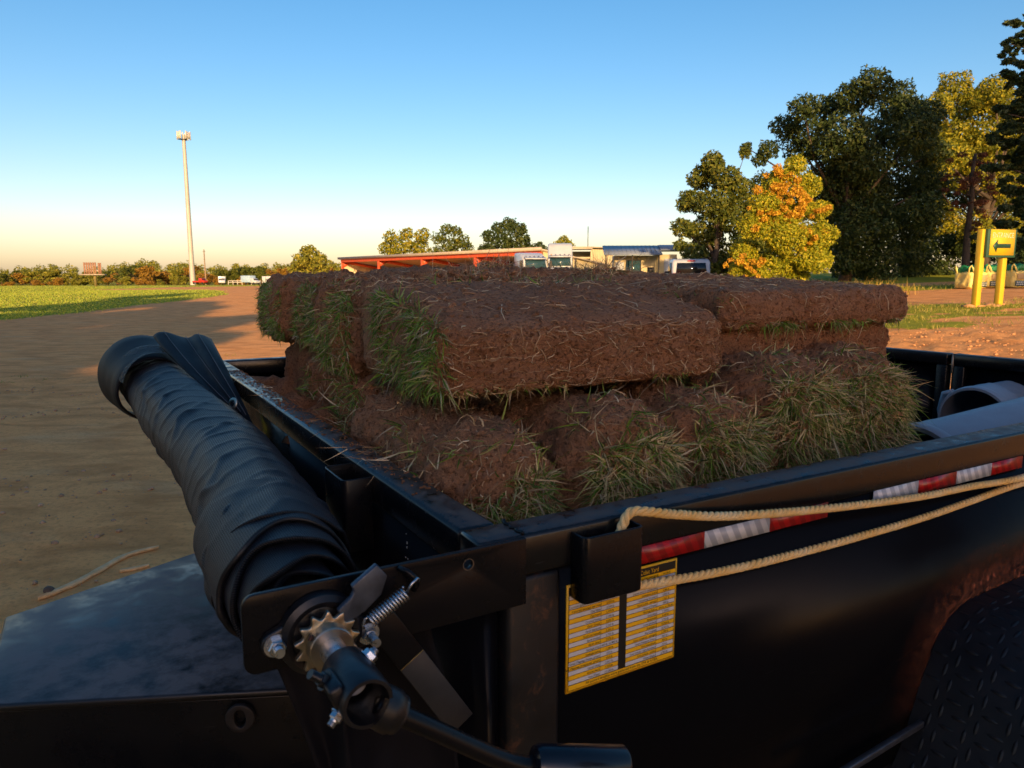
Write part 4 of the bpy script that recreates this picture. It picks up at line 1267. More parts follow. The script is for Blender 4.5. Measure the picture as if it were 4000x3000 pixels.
SOD = []
def sod(label, lo, hi, rad=0.05, amp=0.008, seed=0, soil=None, warp=None, step=0.0085, grass=(), roots=0, rootfaces=('+w',), group='pieces of sod on the pallet'):
    """grass: list of (face, a-range, b-range, count, (len lo, hi), green?, droop)"""
    base = ((lo[0] + hi[0]) / 2, (lo[1] + hi[1]) / 2, lo[2])
    o = tthing('sod_piece', label, 'sod', base, group)
    sl_ = Slab(lo, hi, rad, amp, seed, warp)
    V, F = sl_.mesh(step)
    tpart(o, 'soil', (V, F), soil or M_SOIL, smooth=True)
    g_ = np.random.default_rng(seed + 100)
    for gi, (face, a, b, cnt, (l0, l1), green, droop) in enumerate(grass):
        q = face_q(g_, cnt, face, a, b)
        p, n = sl_.at(q)
        # tufts: pull blades together and leave bare patches
        dens = fbm(p, 15, seed + 31 + gi, 3)
        keep = dens > (-0.34 if face == '-v' and cnt > 2500 else -0.16) + 0.35 * (g_.random(cnt) - 0.5)
        p, n = p[keep], n[keep]
        cnt2 = len(p)
        tuft = np.stack([vnoise(p, 40, seed + 50 + k) for k in range(3)], -1)
        d = n * 0.38 + tuft * 1.0 + g_.normal(size=(cnt2, 3)) * 0.8
        d[:, 2] -= 0.12
        d /= np.linalg.norm(d, axis=1, keepdims=True)
        # keep blades out of the soil
        dn = (d * n).sum(1, keepdims=True)
        d = d + n * np.clip(0.22 - dn, 0, None)
        d /= np.linalg.norm(d, axis=1, keepdims=True)
        Vb, Fb = blades(p - n * 0.003, d, g_.uniform(l0, l1, cnt2) * g_.uniform(0.6, 1.0, cnt2), g_.uniform(0.0014, 0.0040, cnt2) * g_.uniform(0.6, 1.0, cnt2), seed + gi, droop, 3, 0.5)
        tpart(o, 'grass', (Vb, Fb), M_BLADEG if green else M_BLADE, kind='stuff')
    if roots:
        mb_v, mb_f, off = [], [], 0
        for i in range(int(roots * 4)):
            f = rootfaces[i % len(rootfaces)]
            q = face_q(g_, 1, f)[0]
            st = g_.normal(size=3) * 0.05
            ax = 'uvw'.index(f[1])
            st[ax] = 0
            qs = [q]
            for k in range(g_.integers(3, 7)):
                st = st + g_.normal(size=3) * 0.03
                st[ax] = 0
                qs.append(np.clip(qs[-1] + st * 0.05 / sl_.h * (0.3 + 3.2 * g_.random() ** 2.5), -1.02, 1.02))
            p, n = sl_.at(np.array(qs))
            lift = 0.0016 + 0.006 * g_.random() ** 3 * np.sin(np.linspace(0, np.pi, len(qs)))
            p = p + n * (lift if np.ndim(lift) else lift)[..., None] if np.ndim(lift) else p + n * lift
            r = 0.0005 + 0.0008 * g_.random() ** 2.5
            t = MB().tube(p, np.linspace(r, r * 0.5, len(p)), 4)
            mb_v.append(np.array(t.v))
            mb_f += [tuple(k + off for k in ff) for ff in t.f]
            off += len(t.v)
        tpart(o, 'roots', (np.vstack(mb_v), mb_f), M_ROOT, kind='stuff')
    if roots:
        k = roots * 7
        fs = [face_q(g_, k // len(rootfaces), f) for f in rootfaces]
        p, n = sl_.at(np.vstack(fs))
        p = p[fbm(p, 12, seed + 90, 2) > -0.15]
        Vc, Fc = lumps(p, 0.0012 + 0.0052 * g_.random(len(p)) ** 2.2, seed + 91)
        tpart(o, 'crumbs', (Vc, Fc), soil or M_SOIL, kind='stuff')
    SOD.append(o)
    return o

def drape(v0, v1, w0, drop, span=0.6, hgt=0.2, lo=0.35):
    """the near edge sags: lowers points toward v0"""
    def f(p):
        t = np.clip((p[..., 1] - v0) / ((v1 - v0) * span), 0, 1)
        k = np.clip((p[..., 2] - w0) / hgt, 0, 1)
        p = p.copy()
        p[..., 2] -= drop * (1 - t) ** 2 * (lo + (1 - lo) * k)
        return p
    return f

GL = lambda n, l=(0.03, 0.07), g=True, a=(-0.74, 0.66), b=(-1, 1), d=0.5: ('-u', a, b, n, l, g, d)
# ---- top course, front half of the stack (its ends face the rolled tarp)
sod('smooth brown sod slab draped over the near front edge of the pile', (0.046, 0.315, 0.099), (0.645, 0.700, 0.276), 0.036, 0.0048, 1, warp=drape(0.315, 0.70, 0.10, 0.066, 0.95, 0.175, 0.0), step=0.0055,
    grass=[GL(3000, (0.014, 0.044), a=(-0.97, 0.55)), ('-v', (-1, 1), (-1, -0.7), 420, (0.012, 0.03), False, 0.6), ('+w', (-0.6, 1), (0.5, 1), 60, (0.03, 0.06), True, 0.2)], roots=190, rootfaces=('+w', '-v', '-v'))
sod('sod slab with grassy end, second back from the near front corner of the pile top', (0.030, 0.745, 0.065), (0.665, 0.985, 0.282), 0.085, 0.014, 2,
    grass=[GL(3000, (0.014, 0.042), a=(-0.8, 0.7)), ('+w', (-1, -0.8), (-1, 1), 160, (0.02, 0.05), False, 0.4), ('+w', (-0.2, 0.8), (-0.9, 0.2), 130, (0.03, 0.06), False, 0.2)], roots=120, rootfaces=('+w',))
sod('sod slab with grassy end, third back from the near front corner of the pile top', (0.058, 1.035, 0.085), (0.665, 1.285, 0.290), 0.085, 0.014, 3,
    grass=[GL(2800, (0.014, 0.038), a=(-0.8, 0.7), b=(-0.6, 1))], roots=70, rootfaces=('+w',))
sod('sod slab with a full green end at the far front corner of the pile top', (0.036, 1.335, 0.095), (0.665, 1.66, 0.292), 0.07, 0.012, 4,
    grass=[GL(3200, (0.012, 0.034), a=(-0.85, 0.8), b=(-0.9, 0.9))], roots=50, rootfaces=('+w',))
# ---- top course, rear half: raised slabs
sod('thick brown sod slab with grass fringe, raised above its neighbours at the near rear corner', (0.682, 0.355, 0.185), (1.305, 0.76, 0.279), 0.038, 0.005, 5, warp=drape(0.35, 0.76, 0.15, 0.022, 0.9), step=0.0055,
    grass=[('-v', (-1, 1), (-1, -0.72), 1500, (0.014, 0.034), True, 0.6), ('-u', (-1, 0), (-1, 1), 160, (0.01, 0.03), True, 0.4)], roots=120, rootfaces=('+w', '+w', '-v'))
sod('reddish brown sod slab wedged under the fringed slab', (0.668, 0.385, 0.070), (1.285, 0.80, 0.186), 0.035, 0.008, 6, M_SOILR, roots=40, rootfaces=('-v',), grass=[('-v', (-1, 1), (-1, -0.8), 160, (0.015, 0.04), True, 0.5)])
sod('brown sod slab behind the raised fringed slab', (0.675, 0.77, 0.100), (1.300, 1.16, 0.292), 0.05, 0.008, 7, roots=60, grass=[('-u', (-1, -0.5), (0.3, 1), 240, (0.02, 0.05), False, 0.2)])
sod('brown sod slab at the far rear corner of the pile top', (0.675, 1.17, 0.100), (1.300, 1.66, 0.303), 0.06, 0.008, 8, roots=40, grass=[('-u', (-1, -0.5), (0.3, 1), 240, (0.02, 0.05), False, 0.2)])
sod('low mound of crumbling sod lying across the middle of the pile top', (0.30, 1.02, 0.18), (0.98, 1.52, 0.309), 0.06, 0.012, 9, roots=50, rootfaces=('+w',), grass=[('+w', (0.5, 1.0), (-1, -0.2), 180, (0.02, 0.05), False, 0.1)])
# ---- lower course: folded ends with long grass, facing the near wall
NF = lambda n, l=(0.022, 0.060), a=(-1, 1), b=(-0.25, 0.82), g=False: ('-v', a, b, int(n * 1.9), l, g, 0.6)
TP = lambda n, a=(-1, 1), b=(-1, -0.55): ('+w', a, b, n, (0.02, 0.06), False, 0.4)
sod('shaggy folded sod piece in the front corner of the trailer below the draped slab', (0.012, 0.185, -0.30), (0.198, 0.72, 0.072), 0.085, 0.012, 11, warp=drape(0.18, 0.7, -0.3, 0.03, 0.5), grass=[NF(1900), TP(160), ('-u', (-1, 0.2), (0.0, 1), 420, (0.03, 0.07), False, 0.7)], roots=70, rootfaces=('+w', '-v'))
sod('shaggy folded sod piece, second along the near wall from the tarp', (0.206, 0.150, -0.30), (0.420, 0.72, 0.086), 0.098, 0.012, 12, grass=[NF(2200), TP(260)], roots=60, rootfaces=('+w', '-v'))
sod('shaggy folded sod piece, third along the near wall from the tarp', (0.428, 0.170, -0.30), (0.628, 0.72, 0.090), 0.095, 0.012, 13, grass=[NF(2100), TP(240)], roots=60, rootfaces=('+w', '-v'))
sod('bulging shaggy sod piece, fourth along the near wall, brown on top', (0.634, 0.175, -0.30), (0.850, 0.74, 0.140), 0.10, 0.012, 14, grass=[NF(2300, b=(-0.25, 0.93)), TP(300)], roots=60, rootfaces=('+w', '-v'))
sod('shaggy sod piece with long straw tips at the rear end of the near row', (0.856, 0.195, -0.30), (1.105, 0.76, 0.132), 0.10, 0.012, 15, grass=[NF(2600, (0.02, 0.06), b=(-0.25, 0.95)), TP(300), ('+u', (-1, -0.2), (-0.2, 1), 1000, (0.025, 0.07), False, 0.3)], roots=50, rootfaces=('+w', '-v'))
# ---- lower course on the side facing the front wall
sod('bare crumbly sod piece under the grassy ends, beside the corner piece', (0.060, 0.70, -0.30), (0.62, 1.02, 0.085), 0.05, 0.016, 16, M_SOILR, grass=[GL(420, (0.03, 0.07), b=(0.2, 1)), ], roots=40, rootfaces=('-u',))
sod('bare sod piece under the grassy ends in the middle of the front side', (0.085, 1.03, -0.30), (0.62, 1.33, 0.090), 0.05, 0.014, 17, M_SOILR, grass=[GL(200, (0.03, 0.06), b=(0.3, 1))], roots=20, rootfaces=('-u',))
sod('bare reddish sod piece at the far front corner under the full green end', (0.105, 1.34, -0.30), (0.62, 1.64, 0.095), 0.05, 0.010, 18, M_SOILR)
sod('sod piece in the heart of the pile behind the near row', (0.64, 0.78, -0.30), (1.26, 1.20, 0.098), 0.05, 0.010, 19, step=0.03)
sod('sod piece in the heart of the pile toward the far wall', (0.64, 1.21, -0.30), (1.26, 1.64, 0.098), 0.05, 0.010, 20, step=0.03)
# ---- bottom course
for i, (u0, u1) in enumerate(((0.03, 0.56), (0.58, 1.10))):
    sod(['flattened bottom sod piece on the pallet at its front end', 'flattened bottom sod piece on the pallet at its rear end'][i], (u0, 0.14, -0.475), (u1, 1.64, -0.29), 0.05, 0.010, 21 + i, step=0.03,
        grass=[('-v', (-1, 1), (-0.5, 1), 1200, (0.03, 0.08), False, 0.7)])
pal = tthing('pallet', 'wooden pallet under the pile of sod in the trailer', 'pallet', (0.6, 0.9, -0.60))
M_PAL = plain('grey pallet wood', (0.30, 0.22, 0.14), (0.18, 0.13, 0.08), 12, 0.85)
for v in (0.20, 0.88, 1.55):
    tpart(pal, 'stringer', MB().box((0.03, v, -0.60), (1.2, v + 0.04, -0.50)), M_PAL)
for i in range(8):
    tpart(pal, 'board', MB().box((0.03 + i * 0.15, 0.17, -0.499), (0.14 + i * 0.15, 1.62, -0.478)), M_PAL)

# raised root-mats at slab corners on the pile top
g_ = np.random.default_rng(77)
def tuft(label, c, n, spread, seed):
    th = tthing('root_tuft', label, 'grass tuft', c)
    g_ = np.random.default_rng(seed)
    b = np.array(c) + g_.normal(size=(n, 3)) * np.array(spread)
    d = g_.normal(size=(n, 3)) + np.array([-0.2, -0.4, 0.35])
    d /= np.linalg.norm(d, axis=1, keepdims=True)
    V, F = blades(b, d, g_.uniform(0.012, 0.045, n), g_.uniform(0.001, 0.0022, n), seed, 0.3, 3, 0.7)
    tpart(th, 'roots', (V, F), M_ROOT, kind='stuff')
    k = max(12, n // 8)
    b = np.array(c) + g_.normal(size=(k, 3)) * np.array(spread) * 0.8 - np.array([0, 0.004, 0.008])
    d = g_.normal(size=(k, 3)) + np.array([0, -0.8, 0.1])
    d /= np.linalg.norm(d, axis=1, keepdims=True)
    V, F = blades(b, d, g_.uniform(0.02, 0.05, k), g_.uniform(0.0015, 0.003, k), seed + 1, 0.5, 3, 0.5)
    tpart(th, 'green_blades', (V, F), M_BLADEG, kind='stuff')
    V, F = lumps(np.array(c) + g_.normal(size=(40, 3)) * np.array(spread) * 0.9 - np.array([0, 0, 0.006]), 0.005 + 0.009 * g_.random(40), seed)
    tpart(th, 'soil_crumbs', (V, F), M_SOIL, kind='stuff')
tuft('dark frayed root tuft on the ridge in the middle of the pile', (0.585, 1.14, 0.311), 420, (0.045, 0.03, 0.011), 1)
tuft('dark frayed root tuft where the raised slab meets the ridge', (0.82, 0.93, 0.304), 420, (0.05, 0.03, 0.010), 2)
tuft('pale straw tuft lying in the hollow of the pile top', (0.36, 0.86, 0.290), 180, (0.05, 0.05, 0.008), 3)

# crumbs of soil and straw: along the front rail, on its top, and below the grassy ends
n = 900
v = g_.uniform(0.12, 1.7, n)
V, F = lumps(np.stack([g_.uniform(-0.004, 0.12, n), v, -0.10 + 0.05 * g_.random(n) - 0.06 * np.abs(g_.normal(size=n))], -1), 0.006 + 0.02 * g_.random(n) ** 2, 51)
V2, F2 = lumps(np.stack([g_.uniform(0.0, 0.16, 60), g_.uniform(0.9, 1.65, 60), -0.08 + 0.04 * g_.random(60)], -1), 0.03 + 0.03 * g_.random(60), 52)
crumbs = tthing('loose_soil', 'reddish loose soil heaped between the front wall and the sod', 'soil', (0.05, 0.9, -0.2))
crumbs['kind'] = 'stuff'
tpart(crumbs, 'crumbs', (np.vstack([V, V2]), np.vstack([F, F2 + len(V)])), M_SOILR, kind='stuff')
sl_ = Slab((-0.010, 0.16, -0.5), (0.17, 1.72, -0.085), 0.05, 0.03, 61)
tpart(crumbs, 'heap', sl_.mesh(0.014), M_SOILR, smooth=True, kind='stuff')
n = 2600
v = 0.2 + 1.5 * g_.random(n)
dens = sstep(-0.1, 0.35, fbm(np.stack([v, 0 * v, 0 * v], -1), 4.0, 71)) * 0.8 + 0.2
keep = g_.random(n) < dens
v = v[keep]
uu = -0.008 - 0.042 * g_.random(len(v)) ** 1.5
V, F = lumps(np.stack([uu, v, np.full(len(v), 0.0006)], -1), 0.0006 + 0.0028 * g_.random(len(v)) ** 2.5, 72, 0.6)
dust = tthing('rail_dirt', 'crumbs of red dirt and straw scattered on the front rail', 'dirt', (-0.03, 0.9, 0.0))
dust['kind'] = 'stuff'
tpart(dust, 'crumbs', (V, F), M_SOILR, kind='stuff')
n = 70
b = np.stack([g_.uniform(-0.05, 0.0, n), np.concatenate([g_.normal(0.42, 0.05, n // 2), g_.uniform(0.3, 1.6, n - n // 2)]), np.full(n, 0.002)], -1)
d = g_.normal(size=(n, 3)) * np.array([1, 1, 0.12])
d /= np.linalg.norm(d, axis=1, keepdims=True)
V, F = blades(b, d, g_.uniform(0.012, 0.05, n), g_.uniform(0.0008, 0.002, n), 5, 0.05, 3, 0.3)
tpart(dust, 'straw', (V, F), M_ROOT, kind='stuff')

# ------------------------------------------------------------------ two grey plastic bins lying behind the sod
m, N, L, B = nt('grey bin plastic')
n1 = noise(N, L, 7, 6, 0.6)
L.new(mixc(N, L, n1, (0.20, 0.235, 0.28), (0.27, 0.305, 0.35)), B.inputs['Base Color'])
L.new(ramp(N, L, noise(N, L, 30, 6, 0.7), [(0.3, (0.32,) * 3), (0.7, (0.55,) * 3)]), B.inputs['Roughness'])
M_BIN = m
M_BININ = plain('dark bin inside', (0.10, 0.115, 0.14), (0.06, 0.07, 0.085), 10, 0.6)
def bin_(label, mouth, axis, r0, r1, Lb):
    ax = np.array(axis, float)
    ax /= np.linalg.norm(ax)
    mouth = np.array(mouth, float)
    th = tthing('trash_can', label, 'trash can', tuple(mouth + ax * Lb / 2 - np.array([0, 0, r0])), 'grey cans in the trailer')
    nseg = 64
    ref = np.array([0, 0, 1.0])
    x = np.cross(ax, ref); x /= np.linalg.norm(x)
    y = np.cross(x, ax)
    def ringp(r, d, rib=0.0):
        a = np.linspace(0, 2 * np.pi, nseg, endpoint=False)
        rr_ = r * (1 + rib * (np.cos(a * 8) > 0.55))
        return mouth + ax * d + rr_[:, None] * (np.cos(a)[:, None] * x + np.sin(a)[:, None] * y)
    def shell(prof):
        V = np.vstack([ringp(*q) for q in prof])
        F = [(i * nseg + k, i * nseg + (k + 1) % nseg, (i + 1) * nseg + (k + 1) % nseg, (i + 1) * nseg + k) for i in range(len(prof) - 1) for k in range(nseg)]
        return V, F
    V, F = shell([(r0 * 0.985, 0.012), (r0, 0.03), (r0 * 1.0, 0.10, 0.0), (r0 * 0.985, 0.12, 0.022), (r0 + (r1 - r0) * .5, Lb * .5, 0.024), (r1, Lb * 0.95, 0.02), (r1 * 0.96, Lb, 0.0), (r1 * 0.5, Lb + 0.004), (0.001, Lb + 0.004)])
    tpart(th, 'body', (V, F), M_BIN, auto=32)
    V, F = shell([(r0 * 0.955, 0.0), (r0 * 1.03, 0.0), (r0 * 1.055, 0.008), (r0 * 1.055, 0.024), (r0 * 1.03, 0.032), (r0 * 1.0, 0.034)])
    tpart(th, 'rim', (V, F), M_BIN, auto=40)
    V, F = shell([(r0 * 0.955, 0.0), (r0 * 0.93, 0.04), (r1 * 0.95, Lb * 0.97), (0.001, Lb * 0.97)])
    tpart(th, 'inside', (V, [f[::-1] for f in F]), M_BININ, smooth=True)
    for s in (-1, 1):
        c = mouth + ax * 0.10 + s * x * r0 * 1.02
        mb = MB().tube([c - y * 0.07, c - y * 0.06 + s * x * 0.03, c + s * x * 0.042, c + y * 0.06 + s * x * 0.03, c + y * 0.07], 0.011, 10)
        tpart(th, 'handle', mb, M_BIN, smooth=True)
    return th
bin_('long grey plastic trash can lying against the near wall of the trailer', (1.51, 0.42, -0.275), (0.95, -0.20, 0.165), 0.165, 0.150, 0.56)
bin_('short grey plastic bucket lying behind the trash can by the rear doors', (2.15, 0.625, -0.195), (0.95, 0.05, 0.08), 0.112, 0.098, 0.26)

# ------------------------------------------------------------------ bits of wood and a stone on the yard in front of the trailer
M_SPL = plain('fresh split wood', (0.80, 0.52, 0.26), (0.58, 0.34, 0.14), 20, 0.8, bump=0.3)
def gpt(px, py):
    r_ = pray(px, py)
    t = CAM_H / -r_[2]
    for _ in range(4):
        t = (CAM_H - gz(r_[0] * t, t)) / -r_[2]
    return np.array([r_[0] * t, t, gz(r_[0] * t, t)])
def splinter(label, pts, wdt, thick, group=None):
    c = np.mean(pts, axis=0)
    o = thing('wood_splinter', label, 'wood', c, 0, group)
    mb = MB()
    q, _ = spline(np.array(pts) - c + np.array([0, 0, thick]), 14)
    w_ = np.interp(np.linspace(0, 1, 14), [0, .1, .5, .8, 1], [0.25, 0.9, 1.0, 0.7, 0.2]) * wdt * (1 + 0.2 * np.sin(np.arange(14) * 2.3))
    t = np.gradient(q, axis=0)
    sd = np.cross(t, [0, 0, 1.0])
    sd /= np.linalg.norm(sd, axis=1, keepdims=True)
    V = []
    for i in range(14):
        V += [q[i] - sd[i] * w_[i] / 2 - [0, 0, thick], q[i] + sd[i] * w_[i] / 2 - [0, 0, thick], q[i] + sd[i] * w_[i] * .4 + [0, 0, thick * .4], q[i] - sd[i] * w_[i] * .25 + [0, 0, thick]]
    F = [(4 * i + a, 4 * i + (a + 1) % 4, 4 * i + 4 + (a + 1) % 4, 4 * i + 4 + a) for i in range(13) for a in range(4)] + [(3, 2, 1, 0), (52, 53, 54, 55)]
    link('strip', mb.add(V, F).mesh('strip'), M_SPL, o)
splinter('long pale splinter of wood lying beyond the pump box', [gpt(150, 2345), gpt(290, 2285), gpt(400, 2225), gpt(470, 2185), gpt(540, 2160), gpt(622, 2142)], 0.045, 0.010)
splinter('short orange splinter of wood beside the long one', [gpt(468, 2234), gpt(520, 2226), gpt(585, 2212)], 0.03, 0.008)
sp_ = gpt(192, 2318)
V, F = lumps(np.array([[0, 0, 0.015]]), np.array([0.036]), 9, 0.75)
st_ = link('stone', mesh_np('stone', V, F, True), plain('dark stone', (0.12, 0.085, 0.06), (0.07, 0.05, 0.035), 20, 0.9, bump=0.4))
st_.location = sp_
sb = st_.modifiers.new('round', 'SUBSURF'); sb.levels = sb.render_levels = 2
props(st_, 'small dark stone beside the long wood splinter', 'stone')
# ------------------------------------------------------------------ yard buildings and vehicles
M_BEIGE = plain('cream sheet metal', (0.50, 0.42, 0.25), (0.42, 0.35, 0.21), 0.8, 0.55)
M_REDST = plain('red primer steel', (0.55, 0.085, 0.025), (0.42, 0.06, 0.02), 1.2, 0.55)
M_ROOFT = plain('tan roof sheet', (0.42, 0.36, 0.28), (0.32, 0.27, 0.21), 0.6, 0.5)
M_ROOFB = plain('blue grey roof sheet', (0.19, 0.225, 0.29), (0.14, 0.17, 0.22), 0.9, 0.4)
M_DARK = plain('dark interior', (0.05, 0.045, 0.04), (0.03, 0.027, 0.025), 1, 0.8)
M_WPAINT = plain('white vehicle paint', (0.46, 0.49, 0.54), (0.40, 0.43, 0.47), 1.5, 0.25)
M_GLASSD = plain('tinted vehicle glass', (0.012, 0.014, 0.018), (0.009, 0.01, 0.013), 2, 0.08)
M_GLASSB = plain('windscreen glass', (0.03, 0.07, 0.09), (0.02, 0.05, 0.065), 1, 0.08)
M_TYRE = plain('vehicle tyre', (0.02, 0.02, 0.02), (0.013, 0.013, 0.013), 9, 0.85)
M_CHROME = plain('bright trim', (0.6, 0.6, 0.62), None, 8, 0.2, 1.0)
M_TAIL = plain('red lamp lens', (0.55, 0.01, 0.01), (0.45, 0.008, 0.008), 20, 0.25)
M_CONC = plain('concrete', (0.34, 0.31, 0.27), (0.26, 0.24, 0.2), 2, 0.85)

def ribbed(mb, p, q, z0, z1, pitch=0.3, t=0.05):
    """profiled sheet wall from p to q (xy), with ribs standing out to its left-hand side"""
    p, q = np.array(p, float), np.array(q, float)
    L_ = np.linalg.norm(q - p)
    d = (q - p) / L_
    n = np.array([d[1], -d[0]])
    pts = []
    s = 0.0
    while s < L_:
        for a, o in ((0, 0), (0.6, 0), (0.7, 1), (0.9, 1)):
            if s + a * pitch < L_: pts.append((p + d * (s + a * pitch), o))
        s += pitch
    pts.append((q, 0))
    V = []
    for c, o in pts:
        w = c + n * t * o
        V += [(w[0], w[1], z0), (w[0], w[1], z1)]
    mb.add(V, [(2 * i, 2 * i + 2, 2 * i + 3, 2 * i + 1) for i in range(len(pts) - 1)])
    return mb

# long open equipment shed; local x along its front from the left end, y to the back
A, Bp = np.array([-28.0, 120.0]), np.array([3.2, 80.0])
L_ = np.linalg.norm(Bp - A)
rz = math.atan2(Bp[1] - A[1], Bp[0] - A[0])
z0 = gz(*(A + Bp) / 2)
DP, EH = 10.0, 4.85 - z0 + 0.45
sh = thing('equipment_shed', 'long open equipment shed with red steel frame and cream end wall', 'shed', (A[0], A[1], z0 - 0.3), rz)
EH = 4.4
link('slab', MB().box((-0.5, -0.5, -0.3), (L_ + 0.5, DP + 0.5, 0.28)).mesh('slab'), M_CONC, sh)
for i in range(5):
    x = 0.15 + (L_ - 0.3) * i / 4
    for y, nm in ((0.15, 'column'), (DP - 0.15, 'column')):
        col_ = link(nm, MB().box((x - 0.16, y - 0.14, 0.281), (x + 0.16, y + 0.14, EH - 0.42 if y < 1 else EH - 1.6)).mesh('column'), M_REDST, sh, 0.01)
    link('haunch', MB().prism([(0.30, EH - 1.25), (0.30, EH - 0.425), (1.9, EH - 0.425)], 0, x - 0.1, x + 0.1).mesh('haunch'), M_REDST, sh)
    link('rafter', MB().prism([(0.3, EH - 0.5), (DP - 0.3, EH - 2.0), (DP - 0.3, EH - 1.58), (0.3, EH - 0.01)], 0, x - 0.1, x + 0.1).mesh('rafter'), M_REDST, sh)
link('eave_beam', MB().box((0, -0.02, EH - 0.42), (L_, 0.28, EH + 0.06)).mesh('eave_beam'), M_REDST, sh, 0.01)
mb = MB()
mb.prism([(-0.30, EH + 0.07), (DP + 0.35, EH - 1.55), (DP + 0.35, EH - 1.42), (-0.30, EH + 0.22)], 0, -0.4, L_ + 0.4)
mb.box((-0.42, -0.38, EH + 0.04), (L_ + 0.42, -0.301, EH + 0.40))
link('roof', mb.mesh('roof'), M_ROOFT, sh)
for xx in (0.0, L_ - 0.06):
    link('end_wall', MB().prism([(0.0, 0.281), (DP, 0.281), (DP, EH - 1.56), (0.0, EH + 0.02)], 0, xx, xx + 0.06).mesh('end_wall'), M_BEIGE, sh)
for z in (1.9, 3.4):
    link('girt', MB().box((0.065, 0.3, z), (0.2, DP * 0.6, z + 0.18)).mesh('girt'), M_REDST if z < 2 else M_BEIGE, sh)
link('back_wall', ribbed(MB(), (L_, DP - 0.0), (L_ * 0.5 + 3.0, DP - 0.0), 0.281, EH - 1.56).mesh('back_wall'), M_BEIGE, sh)
link('partition', ribbed(MB(), (L_ * 0.62, DP - 0.1), (L_ * 0.62, 1.2), 0.281, EH - 1.6).mesh('partition'), M_BEIGE, sh)
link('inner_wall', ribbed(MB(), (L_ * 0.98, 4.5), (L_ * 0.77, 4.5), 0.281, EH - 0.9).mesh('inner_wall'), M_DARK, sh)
def shed_xy(x, y):
    return (A[0] + math.cos(rz) * x - math.sin(rz) * y, A[1] + math.sin(rz) * x + math.cos(rz) * y)
M_WRAP = plain('white shrink wrap', (0.72, 0.74, 0.76), (0.55, 0.60, 0.62), 3, 0.35, bump=0.3, bdist=0.05)
M_LIME = plain('lime label', (0.30, 0.42, 0.05), None, 6, 0.6)
for i, (fx, lab) in enumerate(((0.815, 'shrink wrapped pallet stack with lime label in the shed'), (0.85, 'plain white wrapped pallet stack in the shed, next to the lime labelled one'))):
    x, y = shed_xy(L_ * fx, 2.6)
    t = thing('wrapped_stack', lab, 'pallet stack', (x, y, z0 - 0.02), rz, 'wrapped pallets in the shed')
    link('bale', MB().box((-0.75, -0.6, 0.14), (0.75, 0.6, 2.35)).mesh('bale'), M_WRAP, t, 0.12)
    link('base_pallet', MB().box((-0.78, -0.62, 0.0), (0.78, 0.62, 0.13)).mesh('base_pallet'), M_PAL, t)
    if i == 0: link('label_sheet', MB().box((-0.6, -0.612, 0.6), (-0.1, -0.605, 1.9)).mesh('label_sheet'), M_LIME, t)

# cream store shed with an open bay, right of the trucks
p0 = at(2238, 1085, 92)
t = thing('store_shed', 'cream metal store shed with a dark open bay and flat roof', 'shed', (p0[0] - 0.6, p0[1], gz(p0[0], p0[1]) - 0.2), R(-6))
W1_, D1_, H1_ = 5.6, 8.0, 4.35
for nm, lo, hi, mm in (('floor_slab', (-1.6, 0, -0.3), (W1_, D1_, 0.15), M_CONC),
                       ('back_wall', (-1.6, D1_ - 0.2, 0.151), (3.0, D1_, H1_), M_BEIGE), ('fascia', (-1.75, -0.25, H1_ + 0.001), (3.0, -0.05, H1_ + 0.2), M_ROOFT),
                       ('door_lintel', (-1.6, 0.0, 3.15), (2.72, 0.15, 3.4), M_BEIGE), ('half_wall', (-1.6, 0.3, 0.151), (0.9, 0.4, 2.2), M_BEIGE), ('half_wall', (1.9, 0.3, 0.151), (2.7, 0.4, 2.2), M_BEIGE), ('post', (0.95, 0.02, 0.151), (1.1, 0.14, 3.149), M_DARK)):
    link(nm, MB().box(lo, hi).mesh(nm), mm, t)
link('side_wall', ribbed(MB(), (2.75, 0.0), (W1_, D1_ * 0.35), 0.151, H1_).mesh('side_wall'), M_BEIGE, t)
link('side_wall', ribbed(MB(), (W1_, D1_ * 0.35), (W1_ + 0.01, D1_), 0.151, H1_).mesh('side_wall'), M_BEIGE, t)
link('roof', MB().prism([(-1.7, -0.3), (2.9, -0.3), (W1_ + 0.2, D1_ * 0.34), (W1_ + 0.2, D1_ + 0.1), (-1.7, D1_ + 0.1)], 2, H1_ + 0.201, H1_ + 0.32).mesh('roof'), M_ROOFT, t)
link('vent_mast', MB().lathe([(0.05, 0), (0.05, 2.6)], (2.4, 2.0, H1_ + 0.32), (0, 0, 1), 8).mesh('vent_mast'), M_STEEL, t)

# office with blue roof and porch
p0 = at(2362, 1085, 70)
t = thing('office', 'small cream office with a blue metal roof and porch', 'building', (p0[0], p0[1], gz(p0[0] + 3, p0[1]) - 0.1), R(-4))
zc = gz(p0[0] + 3, p0[1])
WO, DO = 7.0, 5.0
we = 2.62
link('wall', MB().box((1.0, 1.6, -0.2), (5.0, DO, we)).mesh('wall'), M_BEIGE, t)
link('gable_wall', MB().prism([(1.59, -0.2), (DO + 0.5, -0.2), (DO + 0.5, we + 0.1), (1.59, we + 0.1)], 0, 5.01, WO).mesh('gable_wall'), M_BEIGE, t)
V = [(-0.2, -0.1, we), (5.4, -0.1, we), (6.3, 3.0, we + 1.05), (0.5, 3.0, we + 1.05), (8.6, 3.0, we + 1.05), (8.6, 1.5, we + 0.75)]
link('porch_roof', MB().prism([(-0.1, we - 0.02), (3.2, we + 0.93), (3.2, we + 1.03), (-0.1, we + 0.10)], 0, -0.1, 5.4).mesh('porch_roof'), M_ROOFB, t)
